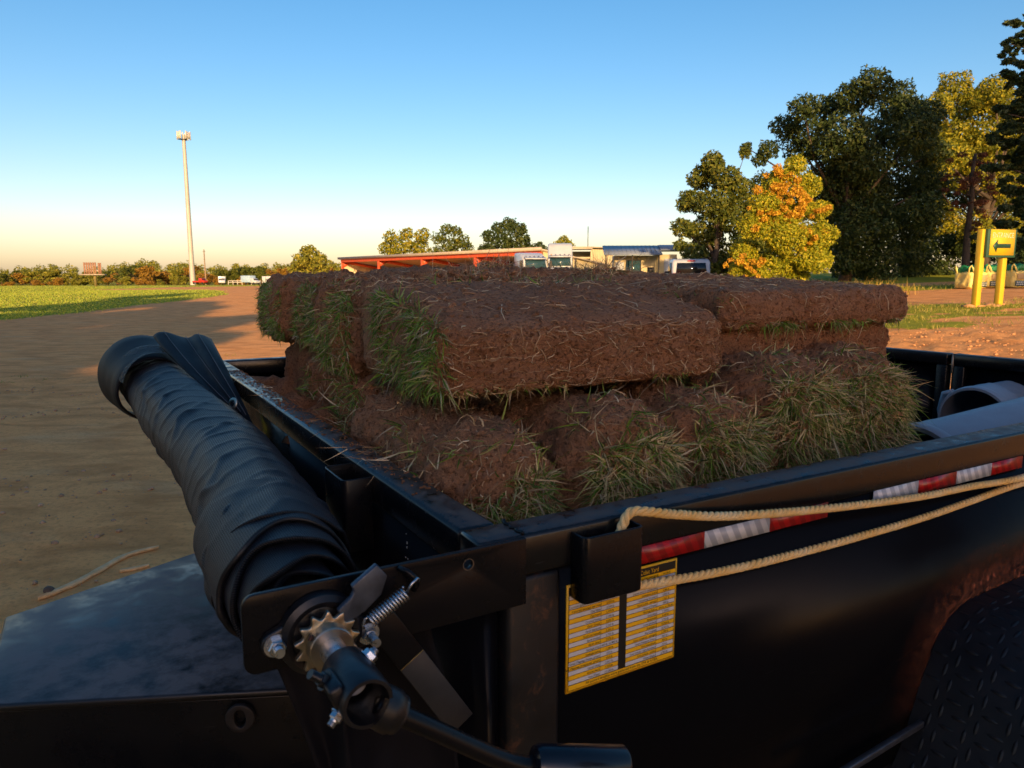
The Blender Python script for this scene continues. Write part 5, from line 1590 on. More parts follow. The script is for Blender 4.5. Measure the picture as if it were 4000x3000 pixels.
link('roof', MB().prism([(1.2, we + 0.45), (3.2, we + 0.95), (DO + 0.7, we + 0.5), (DO + 0.7, we + 0.6), (3.2, we + 1.09), (1.2, we + 0.57)], 0, 5.41, 9.2).mesh('roof'), M_ROOFB, t)
for i in range(14):
    link('roof_seam', MB().prism([(-0.08, we + 0.101), (3.15, we + 1.031), (3.15, we + 1.075), (-0.08, we + 0.145)], 0, 0.1 + i * 0.4, 0.13 + i * 0.4).mesh('roof_seam'), M_ROOFB, t)
for x in (0.1, 2.6, 5.1):
    link('porch_post', MB().box((x - 0.06, 0.1, -0.2), (x + 0.06, 0.22, we + 0.02)).mesh('porch_post'), M_DARK, t)
win = link('window', MB().box((2.2, 1.52, 0.7), (3.5, 1.599, 2.1)).mesh('window'), M_GLASSB, t)
link('frame', MB().box((2.1, 1.56, 0.6), (3.6, 1.598, 2.2)).mesh('frame'), M_STEEL, win)
link('window', MB().box((4.2, 1.53, 0.9), (4.8, 1.599, 1.5)).mesh('window'), M_GLASSD, t)
link('door', MB().box((1.1, 1.54, -0.1), (1.95, 1.599, 2.0)).mesh('door'), M_WPAINT, t)
link('roll_door', MB().box((6.0 - 0.2, 1.5, -0.1), (6.95, 1.589, 2.3)).mesh('roll_door'), M_WPAINT, t)

# parked lorries facing the camera
def lorry(label, px, Y, rz_, high):
    x, y, _ = at(px, 1085, Y)
    t = thing('lorry', label, 'truck', (x, y, gz(x, y)), rz_, 'white lorries parked by the shed')
    top = 4.05 if high else 3.35
    # cab profile in y-z (front at -y)
    prof = [(-0.9, 0.75), (-0.95, 1.9), (-0.62, 2.75), (-0.45, 2.85)]
    prof += [(0.1, top - 0.35), (0.6, top - 0.06), (1.1, top)] if high else [(0.2, 3.1), (0.9, 3.3), (1.4, top)]
    prof += [(2.6, top), (2.65, 0.75)]
    link('cab', MB().prism(prof, 0, -1.12, 1.12).mesh('cab'), M_WPAINT, t, 0.16)
    V = [(-0.98, -0.965, 1.95), (0.98, -0.965, 1.95), (0.92, -0.66, 2.68), (-0.92, -0.66, 2.68)]
    V2 = [(a, b - 0.05, c) for a, b, c in V]
    link('windscreen', MB().add(V + V2, [(4, 5, 6, 7), (0, 3, 2, 1), (0, 1, 5, 4), (1, 2, 6, 5), (2, 3, 7, 6), (3, 0, 4, 7)]).mesh('windscreen'), M_GLASSB, t)
    link('visor', MB().prism([(-1.12, 2.72), (-0.55, 2.86), (-0.55, 2.92), (-1.14, 2.79)], 0, -1.0, 1.0).mesh('visor'), M_WPAINT, t)
    for i in range(5):
        link('marker_lamp', MB().box((-0.8 + i * 0.4 - 0.06, -0.5, 2.93), (-0.8 + i * 0.4 + 0.06, -0.3, 3.0)).mesh('marker_lamp'), plain('amber lens', (0.5, 0.22, 0.02), None, 5, 0.3) if i == 0 and high else M_CHROME, t)
    link('hood', MB().prism([(-2.5, 0.7), (-2.55, 1.45), (-2.3, 1.65), (-0.96, 1.92), (-0.96, 0.7)], 0, -0.95, 0.95).mesh('hood'), M_WPAINT, t, 0.15)
    link('grille', MB().box((-0.5, -2.6, 0.75), (0.5, -2.51, 1.45)).mesh('grille'), M_CHROME, t, 0.02)
    link('bumper', MB().box((-1.15, -2.75, 0.4), (1.15, -2.45, 0.72)).mesh('bumper'), M_CHROME, t, 0.05)
    for s in (-1, 1):
        link('headlight', MB().box((s * 0.72 - 0.18, -2.58, 0.9), (s * 0.72 + 0.18, -2.5, 1.2)).mesh('headlight'), M_GLASSB, t, 0.03)
        link('side_window', MB().box((s * 1.125 - 0.02, -0.6, 1.95), (s * 1.125 + 0.02, 0.35, 2.65)).mesh('side_window'), M_GLASSD, t)
        mr = link('mirror', MB().box((s * 1.38 - 0.1, -0.95, 1.75), (s * 1.38 + 0.1, -0.85, 2.6)).mesh('mirror'), M_DARK, t, 0.02)
        link('mirror_arm', MB().bar((s * 1.1, -0.8, 2.5), (s * 1.32, -0.9, 2.45), 0.04, 0.04).mesh('mirror_arm'), M_CHROME, mr)
        for yy in (-1.7, 3.6, 4.9):
            w_ = link('wheel', MB().lathe([(0.3, -0.14), (0.5, -0.14), (0.52, -0.1), (0.52, 0.1), (0.5, 0.14), (0.3, 0.14)], (s * 0.98, yy, 0.52), (1, 0, 0), 20).mesh('wheel'), M_TYRE, t)
    link('chassis', MB().box((-0.45, 2.66, 0.6), (0.45, 6.0, 0.9)).mesh('chassis'), M_DARK, t)
    return t
lorry('white sleeper lorry with a lower rounded roof parked by the shed corner', 2082, 66, R(14), False)
lorry('tall white lorry with a high roof fairing parked by the store shed', 2187, 67, R(-3), True)

# white SUV seen from behind
x, y, _ = at(2700, 1085, 38)
t = thing('suv', 'white sport utility vehicle with dark rear window parked by the trees', 'car', (x, y, gz(x, y)), R(-8))
body = [(-0.0, 0.45), (-0.05, 0.95), (0.02, 1.12), (0.20, 1.72), (0.32, 1.86), (0.8, 1.92), (2.6, 1.88), (3.3, 1.25), (4.6, 1.12), (4.85, 0.9), (4.85, 0.45)]
link('body', MB().prism(body, 0, -0.97, 0.97).mesh('body'), M_WPAINT, t, 0.13)
V = [(-0.78, 0.035, 1.16), (0.78, 0.035, 1.16), (0.72, 0.195, 1.70), (-0.72, 0.195, 1.70)]
V2 = [(a, b - 0.06, c) for a, b, c in V]
link('rear_window', MB().add(V + V2, [(4, 5, 6, 7), (0, 3, 2, 1), (0, 1, 5, 4), (1, 2, 6, 5), (2, 3, 7, 6), (3, 0, 4, 7)]).mesh('rear_window'), M_GLASSD, t)
link('brake_light', MB().box((-0.2, 0.20, 1.775), (0.2, 0.27, 1.83)).mesh('brake_light'), M_TAIL, t)
for s in (-1, 1):
    link('tail_light', MB().box((s * 0.87 - 0.09, -0.09, 0.82), (s * 0.87 + 0.09, 0.05, 1.17)).mesh('tail_light'), M_TAIL, t, 0.02)
    link('side_window', MB().prism([(0.55, 1.15), (0.7, 1.7), (2.5, 1.7), (3.0, 1.2)], 0, s * 0.975 - 0.012, s * 0.975 + 0.012).mesh('side_window'), M_GLASSD, t)
    link('mirror', MB().box((s * 1.07 - 0.1, 2.7, 1.1), (s * 1.07 + 0.1, 2.82, 1.3)).mesh('mirror'), M_DARK, t, 0.02)
    link('roof_bar', MB().box((s * 0.72 - 0.03, 0.6, 1.93), (s * 0.72 + 0.03, 2.4, 1.98)).mesh('roof_bar'), M_DARK, t)
    for yy in (0.95, 3.9):
        link('wheel', MB().lathe([(0.2, -0.12), (0.37, -0.12), (0.39, 0), (0.37, 0.12), (0.2, 0.12)], (s * 0.87, yy, 0.38), (1, 0, 0), 20).mesh('wheel'), M_TYRE, t)
link('bumper', MB().box((-0.95, -0.2, 0.42), (0.95, -0.02, 0.72)).mesh('bumper'), M_DARK, t, 0.04)

# cell tower: tapered monopole with antenna panels on a triangular platform
b = at(752, 1085, 200)
t = thing('cell_tower', 'tall grey tapering monopole tower with antenna panels on top', 'tower', (b[0], b[1], 0.0))
TH = 39.3
link('pole', MB().lathe([(0.72, -0.5), (0.70, 0.0), (0.44, TH)], (0, 0, 0), (0, 0, 1), 16).mesh('pole'), plain('galvanised pole', (0.40, 0.38, 0.35), (0.32, 0.30, 0.28), 0.3, 0.5), t, autosmooth=40)
M_ANT = plain('antenna panel', (0.66, 0.62, 0.56), (0.52, 0.49, 0.45), 2, 0.5)
link('platform', MB().lathe([(0.5, TH - 1.4), (1.5, TH - 1.35), (1.5, TH - 1.15), (0.5, TH - 1.1)], (0, 0, 0), (0, 0, 1), 3).mesh('platform'), M_STEEL, t)
for k in range(3):
    a = R(90 + 120 * k + 20)
    for q in (-1.15, -0.4, 0.4, 1.15):
        c, s = math.cos(a), math.sin(a)
        x, y = c * 1.3 - s * q * 0.8, s * 1.3 + c * q * 0.8
        link('antenna', MB().obox((x, y, TH - 0.2), ((c, s, 0), (-s, c, 0), (0, 0, 1)), (0.10, 0.16, 0.95 + 0.15 * math.sin(q * 5 + k))).mesh('antenna'), M_ANT, t)
# utility pole
b = at(803, 1085, 198)
t = thing('utility_pole', 'thin wooden utility pole standing beside the cell tower', 'pole', (b[0], b[1], 0))
link('pole', MB().lathe([(0.22, -0.5), (0.20, 0.0), (0.13, 9.2)], (0, 0, 0), (0, 0, 1), 10).mesh('pole'), plain('pole wood', (0.26, 0.18, 0.11), None, 1, 0.85), t)
link('insulator_bracket', MB().box((-0.35, -0.05, 8.6), (0.35, 0.05, 8.72)).mesh('insulator_bracket'), M_DARK, t)
# derelict billboard frame
b = at(372, 1085, 142)
t = thing('billboard_frame', 'derelict billboard frame of bare planks on a single post in the field', 'billboard', (b[0], b[1], -0.05))
M_BARN = plain('weathered plank', (0.30, 0.16, 0.10), (0.20, 0.10, 0.06), 2, 0.85)
link('post', MB().lathe([(0.26, 0.0), (0.24, 4.0)], (0, 0, 0), (0, 0, 1), 12).mesh('post'), plain('ivy clad post', (0.20, 0.15, 0.05), (0.11, 0.10, 0.03), 3, 0.9), t)
link('catwalk', MB().box((-2.5, -0.9, 2.2), (2.1, 0.3, 2.4)).mesh('catwalk'), M_ROOFT, t)
link('crossbeam', MB().box((-1.9, -0.1, 2.9), (1.2, 0.1, 3.15)).mesh('crossbeam'), M_ROOFT, t)
link('crossbeam', MB().box((-1.9, -0.1, 4.25), (0.3, 0.1, 4.45)).mesh('crossbeam'), M_BARN, t)
for i, x in enumerate((-1.85, -1.4, -0.98, -0.55, -0.12, 0.28, 0.95, 1.28)):
    link('plank', MB().box((x - 0.13, -0.24, 2.41), (x + 0.13, -0.12, 4.65 if i < 6 else 4.55)).mesh('plank'), M_BARN, t)

# vehicles and fence far off by the road
def box_truck(px, Y, label, cab, boxm, w=2.3, hgt=2.6, rz_=0.0, with_box=True):
    x, y, _ = at(px, 1085, Y)
    t = thing('distant_truck', label, 'truck', (x, y, 0.0), rz_)
    t.scale = (0.8, 0.8, 0.8)
    link('cab', MB().prism([(-1.6, 0.5), (-1.65, 1.1), (-0.9, 1.25), (-0.55, 1.9), (0.6, 1.95), (0.6, 0.5)], 0, -0.95, 0.95).mesh('cab'), cab, t, 0.1)
    link('windscreen', MB().box((-0.8, -0.83, 1.3), (0.8, -0.72, 1.8)).mesh('windscreen'), M_GLASSD, t)
    if with_box:
        link('cargo_box', MB().box((-w / 2, 0.65, 0.7), (w / 2, 4.5, hgt)).mesh('cargo_box'), boxm, t, 0.05)
    else:
        link('flat_bed', MB().box((-w / 2, 0.65, 0.6), (w / 2, 3.2, 1.05)).mesh('flat_bed'), boxm, t, 0.05)
    for s in (-1, 1):
        for yy in (-0.9, 2.6):
            link('wheel', MB().lathe([(0.15, -0.1), (0.38, -0.1), (0.38, 0.1), (0.15, 0.1)], (s * 0.85, yy, 0.38), (1, 0, 0), 14).mesh('wheel'), M_TYRE, t)
M_RPAINT = plain('red vehicle paint', (0.45, 0.03, 0.015), None, 3, 0.35)
M_BPAINT = plain('pale blue panel', (0.35, 0.5, 0.68), None, 3, 0.4)
box_truck(866, 180, 'small white box truck on the far road beyond the tower', M_WPAINT, M_WPAINT, 2.1, 2.5, R(20))
box_truck(788, 190, 'red pickup beside the foot of the utility pole', M_RPAINT, M_RPAINT, 1.8, 1.3, R(70), False)
box_truck(992, 175, 'pale blue and white box truck at the left edge of the sod pile view', M_WPAINT, M_BPAINT, 2.3, 2.7, R(60))
x, y, _ = at(1092, 1085, 150)
box_truck(1092, 150, 'white van roof showing just over the sod pile', M_WPAINT, M_WPAINT, 2.0, 2.45, R(75))
x, y, _ = at(955, 1085, 176)
t = thing('white_fence', 'low white rail fence along the far road', 'fence', (x, y, 0))
for i in range(8):
    link('post', MB().box((-4 + i * 1.1, -0.06, -0.2), (-3.88 + i * 1.1, 0.06, 1.0)).mesh('post'), M_ANT, t)
for z in (0.5, 0.85):
    link('rail', MB().box((-4, -0.1, z), (3.9, -0.062, z + 0.14)).mesh('rail'), M_ANT, t)

# ------------------------------------------------------------------ ENTRANCE sign
M_SY = plain('yellow sign paint', (0.62, 0.40, 0.012), (0.52, 0.33, 0.012), 4, 0.6, bump=0.15)
M_SG = plain('dark green sign trim', (0.018, 0.075, 0.045), (0.012, 0.05, 0.03), 6, 0.55)
M_SW = plain('faded lettering', (0.78, 0.70, 0.58), (0.30, 0.26, 0.12), 22, 0.7)
SD = 19.5
c = at(3853, 1206, SD)
nx, ny = 0.30, -0.954
srz = math.atan2(nx, -ny)                          # local -y faces the sun side
zb = gz(c[0], c[1])
t = thing('entrance_sign', 'yellow wooden ENTRANCE sign with green arrow on two square posts', 'sign', (c[0], c[1], zb), srz)
top = at(3868, 897, SD)[2] - zb
bot = at(3868, 1006, SD)[2] - zb
PX = 0.40
for s in (-1, 1):
    link('post', MB().box((s * PX - 0.075, -0.075, -0.3), (s * PX + 0.075, 0.075, top if s < 0 else bot + 0.3)).mesh('post'), M_SY, t, 0.006)
PW = 0.53
link('panel_box', MB().box((-PX + 0.02, -0.16, bot), (PW + 0.10, -0.0755, top)).mesh('panel_box'), M_SG, t, 0.005)
pl = link('face_panel', MB().box((-PX + 0.11, -0.172, bot + 0.055), (PW + 0.035, -0.1605, top - 0.005)).mesh('face_panel'), M_SY, t)
cx = ((-PX + 0.11) + (PW + 0.035)) / 2
ph = top - bot
ac = bot + 0.055 + (ph - 0.06) * 0.36
ar = [(cx - 0.33, ac), (cx - 0.17, ac + 0.17), (cx - 0.17, ac + 0.055), (cx + 0.29, ac + 0.06), (cx + 0.29, ac - 0.05), (cx - 0.17, ac - 0.055), (cx - 0.20, ac - 0.17)]
link('arrow', MB().prism(ar, 1, -0.178, -0.1725).mesh('arrow'), M_SG, pl)
V, F = text_mesh('ENTRANCE', 0.185, 'CENTER', 3)
link('lettering', MB().add([(cx + p[0] * 0.78, -0.1765, top - 0.215 + p[1]) for p in V], F).mesh('lettering'), M_SW, pl)
V, F = lumps(np.array([[0.1, 0.0, 0.0], [-0.3, 0.02, 0], [0.35, -0.05, 0], [-0.6, 0, 0], [0.55, 0.0, 0], [0.0, -0.2, -0.02]]), np.array([0.2, 0.16, 0.17, 0.2, 0.2, 0.2]), 4, 0.45)
mo = link('clay_mound', mesh_np('clay_mound', V, F, True), M_CLOD)
mo.location = (c[0], c[1], zb)
mo.rotation_euler = (0, 0, srz)
props(mo, 'low heap of clay packed round the sign posts', 'clay', kind='stuff')

# bulk bags of fertiliser or soil beyond the road
M_BAGY = plain('yellow woven bag', (0.78, 0.66, 0.22), (0.66, 0.52, 0.14), 5, 0.7, bump=0.3, bdist=0.03)
M_BAGT = plain('tan bag print', (0.52, 0.36, 0.16), None, 5, 0.7)
M_BAGG = plain('green liner', (0.02, 0.28, 0.10), (0.012, 0.17, 0.06), 6, 0.45, bump=0.4, bdist=0.04)
M_BAGB = plain('dark blue bag band', (0.035, 0.08, 0.085), None, 5, 0.7)
M_BAGW = plain('white bag print', (0.62, 0.64, 0.58), None, 12, 0.7)
def bag(label, px, Y, rz_, seed):
    x, y, _ = at(px, 1100, Y)
    t = thing('bulk_bag', label, 'bag', (x, y, gz(x, y) + 0.0), rz_, 'bulk bags beyond the clay road')
    sl_ = Slab((-0.46, -0.46, 0.0), (0.46, 0.46, 0.72), 0.13, 0.035, seed)
    V, F = sl_.mesh(0.06)
    link('sack', mesh_np('sack', V, F, True), M_BAGY, t)
    sl_ = Slab((-0.40, -0.40, 0.66), (0.40, 0.40, 0.93), 0.12, 0.10, seed + 4)
    V, F = sl_.mesh(0.05)
    link('liner', mesh_np('liner', V, F), M_BAGG, t)
    for i, (a, b_) in enumerate(((-1, -1), (1, -1), (1, 1), (-1, 1))):
        link('loop', MB().tube([(a * .44, b_ * .30, 0.66), (a * .46, b_ * .34, 0.88), (a * .44, b_ * .42, 0.95), (a * .40, b_ * .45, 0.86), (a * .32, b_ * .46, 0.66)], 0.03, 6).mesh('loop'), M_BAGY, t)
    for nm, (z0_, z1_, x0, x1), mm, off in (('print_band', (0.08, 0.30, -0.36, 0.36), M_BAGB, 0.500), ('print_panel', (0.34, 0.58, -0.30, 0.34), M_BAGT, 0.502)):
        link(nm, MB().box((x0, -off, z0_), (x1, -off + 0.03, z1_)).mesh(nm), mm, t, 0.01)
    for r_ in range(2):
        mb = MB()
        g_ = np.random.default_rng(seed + r_)
        xx = -0.32
        while xx < 0.30:
            w_ = g_.uniform(0.03, 0.07)
            mb.box((xx, -0.506, 0.115 + r_ * 0.085), (xx + w_, -0.5005, 0.175 + r_ * 0.085))
            xx += w_ + 0.02
        link('print_marks', mb.mesh('print_marks'), M_BAGW, t, label if False else 0)
bag('yellow bulk bag half hidden behind the left sign post', 3793, 31, R(12), 1)
bag('yellow bulk bag with tan print panel between the sign posts', 3868, 31, R(4), 2)
bag('yellow bulk bag with bushy green liner right of the sign', 3975, 30, R(-5), 3)
# ------------------------------------------------------------------ trees
M_BARK = plain('bark', (0.085, 0.06, 0.042), (0.045, 0.032, 0.023), 4, 0.9, bump=0.5, bdist=0.05)
LF_DARK = leafmat('dark oak leaves', [(0, (0.022, 0.040, 0.012)), (0.6, (0.042, 0.068, 0.016)), (1, (0.085, 0.10, 0.02))], 0.25)
LF_YG = leafmat('yellow green leaves', [(0, (0.09, 0.12, 0.014)), (0.5, (0.22, 0.23, 0.018)), (0.85, (0.36, 0.32, 0.022)), (1, (0.46, 0.34, 0.03))], 0.35)
LF_MID = leafmat('mid green leaves', [(0, (0.045, 0.07, 0.014)), (0.6, (0.10, 0.125, 0.018)), (1, (0.20, 0.19, 0.025))], 0.3)
LF_BUSH = leafmat('lime shrub leaves', [(0, (0.13, 0.18, 0.014)), (0.5, (0.30, 0.32, 0.018)), (1, (0.54, 0.45, 0.03))], 0.35)
LF_ORANGE = leafmat('orange dry vine leaves', [(0, (0.36, 0.18, 0.018)), (0.5, (0.52, 0.27, 0.024)), (1, (0.60, 0.42, 0.03))], 0.3)
LF_RED = leafmat('reddish dead foliage', [(0, (0.10, 0.035, 0.018)), (0.6, (0.17, 0.06, 0.03)), (1, (0.26, 0.11, 0.04))], 0.25)
LF_PINE = leafmat('dark pine needles', [(0, (0.014, 0.028, 0.010)), (0.7, (0.028, 0.05, 0.016)), (1, (0.06, 0.08, 0.02))], 0.15)
LF_FARG = leafmat('far green leaves', [(0, (0.11, 0.13, 0.018)), (0.6, (0.21, 0.215, 0.025)), (1, (0.34, 0.29, 0.035))], 0.3)
LF_FARO = leafmat('far olive orange leaves', [(0, (0.18, 0.11, 0.02)), (0.6, (0.30, 0.17, 0.025)), (1, (0.40, 0.23, 0.03))], 0.3)

def leaf_cloud(blobs, per, size, seed, flat=0.8, fill=0.35):
    """blobs (n,4: x,y,z,r): leaves are small quads spread mostly through the outer shell of each blob"""
    g_ = np.random.default_rng(seed)
    blobs = np.asarray(blobs, float)
    cnt = np.maximum(12, (per * (blobs[:, 3] / blobs[:, 3].mean()) ** 2).astype(int))
    bi = np.repeat(np.arange(len(blobs)), cnt)
    n = len(bi)
    d = g_.normal(size=(n, 3))
    d /= np.linalg.norm(d, axis=1, keepdims=True)
    # lumpy shell: sprays of leaves stand out from the blob
    rad = np.where(g_.random(n) < fill, g_.random(n) ** 0.5, 0.78 + 0.3 * g_.random(n))
    rad = rad * (0.86 + 0.30 * vnoise(d * 1.0 + bi[:, None] * 3.7, 2.2, seed))
    c = blobs[bi, :3] + d * (rad * blobs[bi, 3])[:, None] * np.array([1, 1, flat])
    nrm = d * 0.6 + g_.normal(size=(n, 3)) * 0.6 + np.array([0, 0, 0.25])
    nrm /= np.linalg.norm(nrm, axis=1, keepdims=True)
    a = np.cross(nrm, g_.normal(size=(n, 3)))
    a /= np.linalg.norm(a, axis=1, keepdims=True)
    b = np.cross(nrm, a)
    s = size * g_.uniform(0.6, 1.35, n)[:, None]
    V = np.stack([c - a * s, c - b * s * 0.45, c + a * s, c + b * s * 0.45], 1).reshape(-1, 3)
    return V, np.arange(n * 4).reshape(-1, 4)

def limbs(base, blobs, r0, seed, trunk_top=0.45, pine=False):
    """tapered trunk and a limb to each blob"""
    g_ = np.random.default_rng(seed)
    blobs = np.asarray(blobs, float)
    topc = blobs[:, :3].mean(0)
    zt = base[2] + (topc[2] - base[2]) * trunk_top * 2
    top = np.array([0.5 * base[0] + 0.5 * topc[0], 0.5 * base[1] + 0.5 * topc[1], zt])
    if pine:
        top = np.array([base[0] * .6 + topc[0] * .4, base[1], blobs[:, 2].max()])
    mb = MB()
    tr_ = np.linspace(0, 1, 7)[:, None]
    path = np.array(base) * (1 - tr_) + top * tr_ + np.concatenate([np.zeros((1, 3)), g_.normal(size=(6, 3)) * r0 * 0.35])
    path[0, 2] -= 0.3
    mb.tube(path, r0 * np.linspace(1.25, 0.45, 7), 8)
    if len(blobs) > 26:
        blobs = blobs[g_.choice(len(blobs), 26, replace=False)]
    for q in blobs:
        if pine:                                     # boughs leave a straight stem at their own height
            f = np.clip((q[2] - 0.6 - path[0, 2]) / max(path[-1, 2] - path[0, 2], 0.1), 0.1, 1)
            st = path[0] * (1 - f) + path[-1] * f
            mb.tube(np.array([st, (st + q[:3]) / 2 + np.array([0, 0, 0.15]), q[:3]]), r0 * np.array([0.2, 0.13, 0.05]), 5)
            continue
        f = g_.uniform(0.35, 1.0)
        st = path[0] * (1 - f) + path[-1] * f
        if q[2] < st[2] + 0.3: st = path[0] * 0.75 + path[-1] * 0.25
        mid = (st + q[:3]) / 2 + g_.normal(size=3) * 0.25 + np.array([0, 0, 0.2])
        mb.tube(np.array([st, mid, q[:3]]), r0 * np.array([0.34, 0.22, 0.06]), 5)
    return mb

def split(pts, n, k, seed):
    g_ = np.random.default_rng(seed)
    return [(x + g_.normal() * r * 0.75, y + g_.normal() * r * 0.5 + 0.25 * r, r * k * g_.uniform(0.6, 1.3)) for x, y, r in pts for _ in range(n)]

def tree_px(name, label, Y, pts, mat, per, leaf, seed, depth=0.55, base_px=None, trunk=0.25, group=None, cat='tree', flat=0.85, extra=None, fill=0.35, cname='crown', pine=False):
    """crown lumps read off the picture as (x, y, r) in the 2212 px wide view, at distance Y, spread in depth"""
    g_ = np.random.default_rng(seed)
    k = 4000 / 2212.0
    bl = []
    xs = np.array([p[0] for p in pts]) * k
    span = (xs.max() - xs.min()) * ppm(Y) / 2
    for px, py, pr in pts:
        dY = g_.uniform(-1, 1) * span * depth
        p = at(px * k, py * k, Y + dY)
        bl.append((*p, pr * k * ppm(Y + dY)))
    bx = (xs.mean() if base_px is None else base_px * k)
    b0 = at(bx, 1085, Y)
    base = np.array([b0[0], b0[1], gz(b0[0], b0[1])])
    t = thing(name, label, cat, base, 0, group)
    bl = np.array(bl)
    bl[:, :3] -= base
    V, F = leaf_cloud(bl, per, leaf, seed, flat, fill)
    link(cname, mesh_np(cname, V, F), mat, t)
    link('trunk', limbs(np.zeros(3), bl, trunk, seed, pine=pine).mesh('trunk', True), M_BARK, t)
    if extra:
        pts2, mat2, per2, leaf2, nm2 = extra
        b2 = []
        for px, py, pr in pts2:
            p = at(px * k, py * k, Y - span * 0.55 + g_.uniform(-0.2, 0.2))
            b2.append((*(p - base), pr * k * ppm(Y)))
        V, F = leaf_cloud(b2, per2, leaf2, seed + 1, flat, fill)
        link(nm2, mesh_np(nm2, V, F), mat2, t)
    return t

tree_px('small_tree', 'small green tree with pale sunlit top left of the orange shrub', 42,
        [(1540, 352, 30), (1515, 385, 32), (1568, 385, 36), (1492, 435, 32), (1545, 440, 45), (1478, 492, 28), (1530, 505, 45), (1590, 470, 45), (1602, 410, 32), (1500, 548, 30), (1560, 560, 40), (1620, 540, 40), (1470, 530, 16), (1610, 330, 14), (1600, 580, 40), (1530, 585, 30)],
        LF_MID, 1300, 0.115, 1, trunk=0.2)
tree_px('vine_shrub', 'sunlit yellow green shrub overgrown with orange vine', 33,
        [(1718, 358, 26), (1680, 392, 34), (1742, 400, 34), (1652, 440, 36), (1710, 450, 50), (1768, 455, 30), (1630, 488, 36), (1690, 510, 55), (1768, 512, 40), (1608, 545, 34), (1680, 570, 45), (1750, 560, 42), (1640, 590, 36), (1720, 598, 32), (1595, 585, 24), (1775, 560, 26)],
        LF_BUSH, 3400, 0.064, 2, trunk=0.12, cat='shrub',
        extra=(split([(1690, 372, 24), (1668, 405, 30), (1715, 400, 30), (1700, 440, 40), (1735, 450, 28), (1700, 485, 30), (1720, 520, 26), (1630, 560, 20), (1655, 450, 22), (1620, 590, 16), (1745, 500, 20), (1640, 470, 22), (1600, 560, 18)], 9, 0.34, 12), LF_ORANGE, 80, 0.062, 'vine'))
tree_px('oak_tree', 'big dark oak with a high rounded crown behind the orange shrub', 48,
        [(1890, 185, 46), (1842, 210, 46), (1935, 220, 50), (1785, 240, 46), (1735, 235, 36), (1700, 275, 36), (1745, 310, 60), (1820, 300, 70), (1905, 300, 75), (1975, 290, 55), (1658, 325, 26), (1612, 318, 14), (1640, 345, 18), (1800, 390, 70), (1840, 400, 80), (1930, 400, 75), (1860, 490, 80), (1945, 490, 75), (1810, 480, 50), (1895, 560, 60), (1990, 460, 50), (1975, 560, 50), (1830, 560, 45), (2000, 250, 40), (2012, 335, 45), (1962, 240, 45), (2010, 400, 45), (1650, 395, 30), (1625, 445, 34), (1655, 480, 36), (1605, 520, 36), (1640, 545, 40), (1790, 440, 50), (1770, 520, 50), (1860, 350, 60), (1880, 440, 60)],
        LF_DARK, 2000, 0.125, 3, trunk=0.36, fill=0.5)
tree_px('oak_tree', 'yellow green oak catching the sun, right of the big dark oak', 53,
        [(2060, 190, 40), (2028, 228, 36), (2098, 235, 50), (2150, 195, 42), (2060, 300, 52), (2128, 305, 52), (2190, 270, 46), (2010, 375, 45), (2080, 385, 42), (2165, 400, 52), (2215, 350, 52), (2030, 470, 45), (2105, 490, 40), (2190, 490, 46), (2240, 240, 46), (2260, 330, 60), (2270, 450, 60), (2008, 262, 36), (2040, 340, 50), (2100, 340, 50), (2180, 230, 46), (2120, 220, 40)],
        LF_YG, 2600, 0.12, 4, trunk=0.38)
tree_px('pine_tree', 'tall dark pine with drooping sprays at the edge of the wood', 40,
        split([(2198, 48, 15), (2208, 80, 18), (2182, 105, 14), (2215, 130, 24), (2190, 165, 22), (2225, 185, 30), (2205, 225, 30), (2240, 240, 34), (2175, 262, 18), (2215, 300, 38), (2180, 345, 24), (2225, 370, 40), (2190, 420, 30), (2230, 460, 46), (2150, 300, 14), (2165, 395, 16), (2250, 300, 40), (2200, 520, 34), (2240, 560, 40)], 11, 0.42, 3),
        LF_PINE, 200, 0.13, 5, base_px=2235, trunk=0.24, flat=0.5, pine=True)
tree_px('dying_cedar', 'cedar with dead reddish foliage in front of the wood', 45,
        split([(2085, 358, 26), (2120, 350, 24), (2060, 395, 18), (2098, 400, 26), (2140, 385, 18), (2075, 430, 16), (2060, 445, 12), (2115, 445, 20), (2110, 480, 18)], 5, 0.5, 8),
        LF_RED, 70, 0.08, 6, base_px=2083, trunk=0.2, flat=0.6, pine=True)
tree_px('oak_tree', 'dense dark oak filling the gap between the yellow green oak and the pine', 60,
        [(1985, 330, 50), (2030, 300, 55), (2090, 330, 60), (2150, 330, 60), (2200, 320, 60), (1990, 420, 55), (2050, 420, 60), (2120, 430, 60), (2190, 430, 60), (2000, 510, 55), (2070, 520, 55), (2140, 520, 55), (2210, 520, 55), (2260, 400, 60), (2260, 500, 60)],
        LF_DARK, 1500, 0.15, 7, trunk=0.35, fill=0.5)
us = [('dark leafy undergrowth bush at the foot of the big dark oak', 1860, 575, 50), ('dark leafy undergrowth bush between the oaks', 1950, 572, 46), ('dark leafy undergrowth bush below the dead cedar', 2040, 565, 46),
      ('dark leafy undergrowth bush behind the sign', 2130, 565, 44), ('dark leafy undergrowth bush under the pine', 2215, 560, 50)]
for i, (lab, px, py, pr) in enumerate(us):
    g_ = np.random.default_rng(40 + i)
    tree_px('undergrowth_bush', lab, 54 + g_.uniform(-2, 2), [(px + g_.uniform(-45, 45), py + g_.uniform(-42, 25), pr * g_.uniform(0.5, 0.9)) for _ in range(6)], LF_DARK, 420, 0.15, 50 + i, trunk=0.06, cat='bush', group='undergrowth at the edge of the wood')

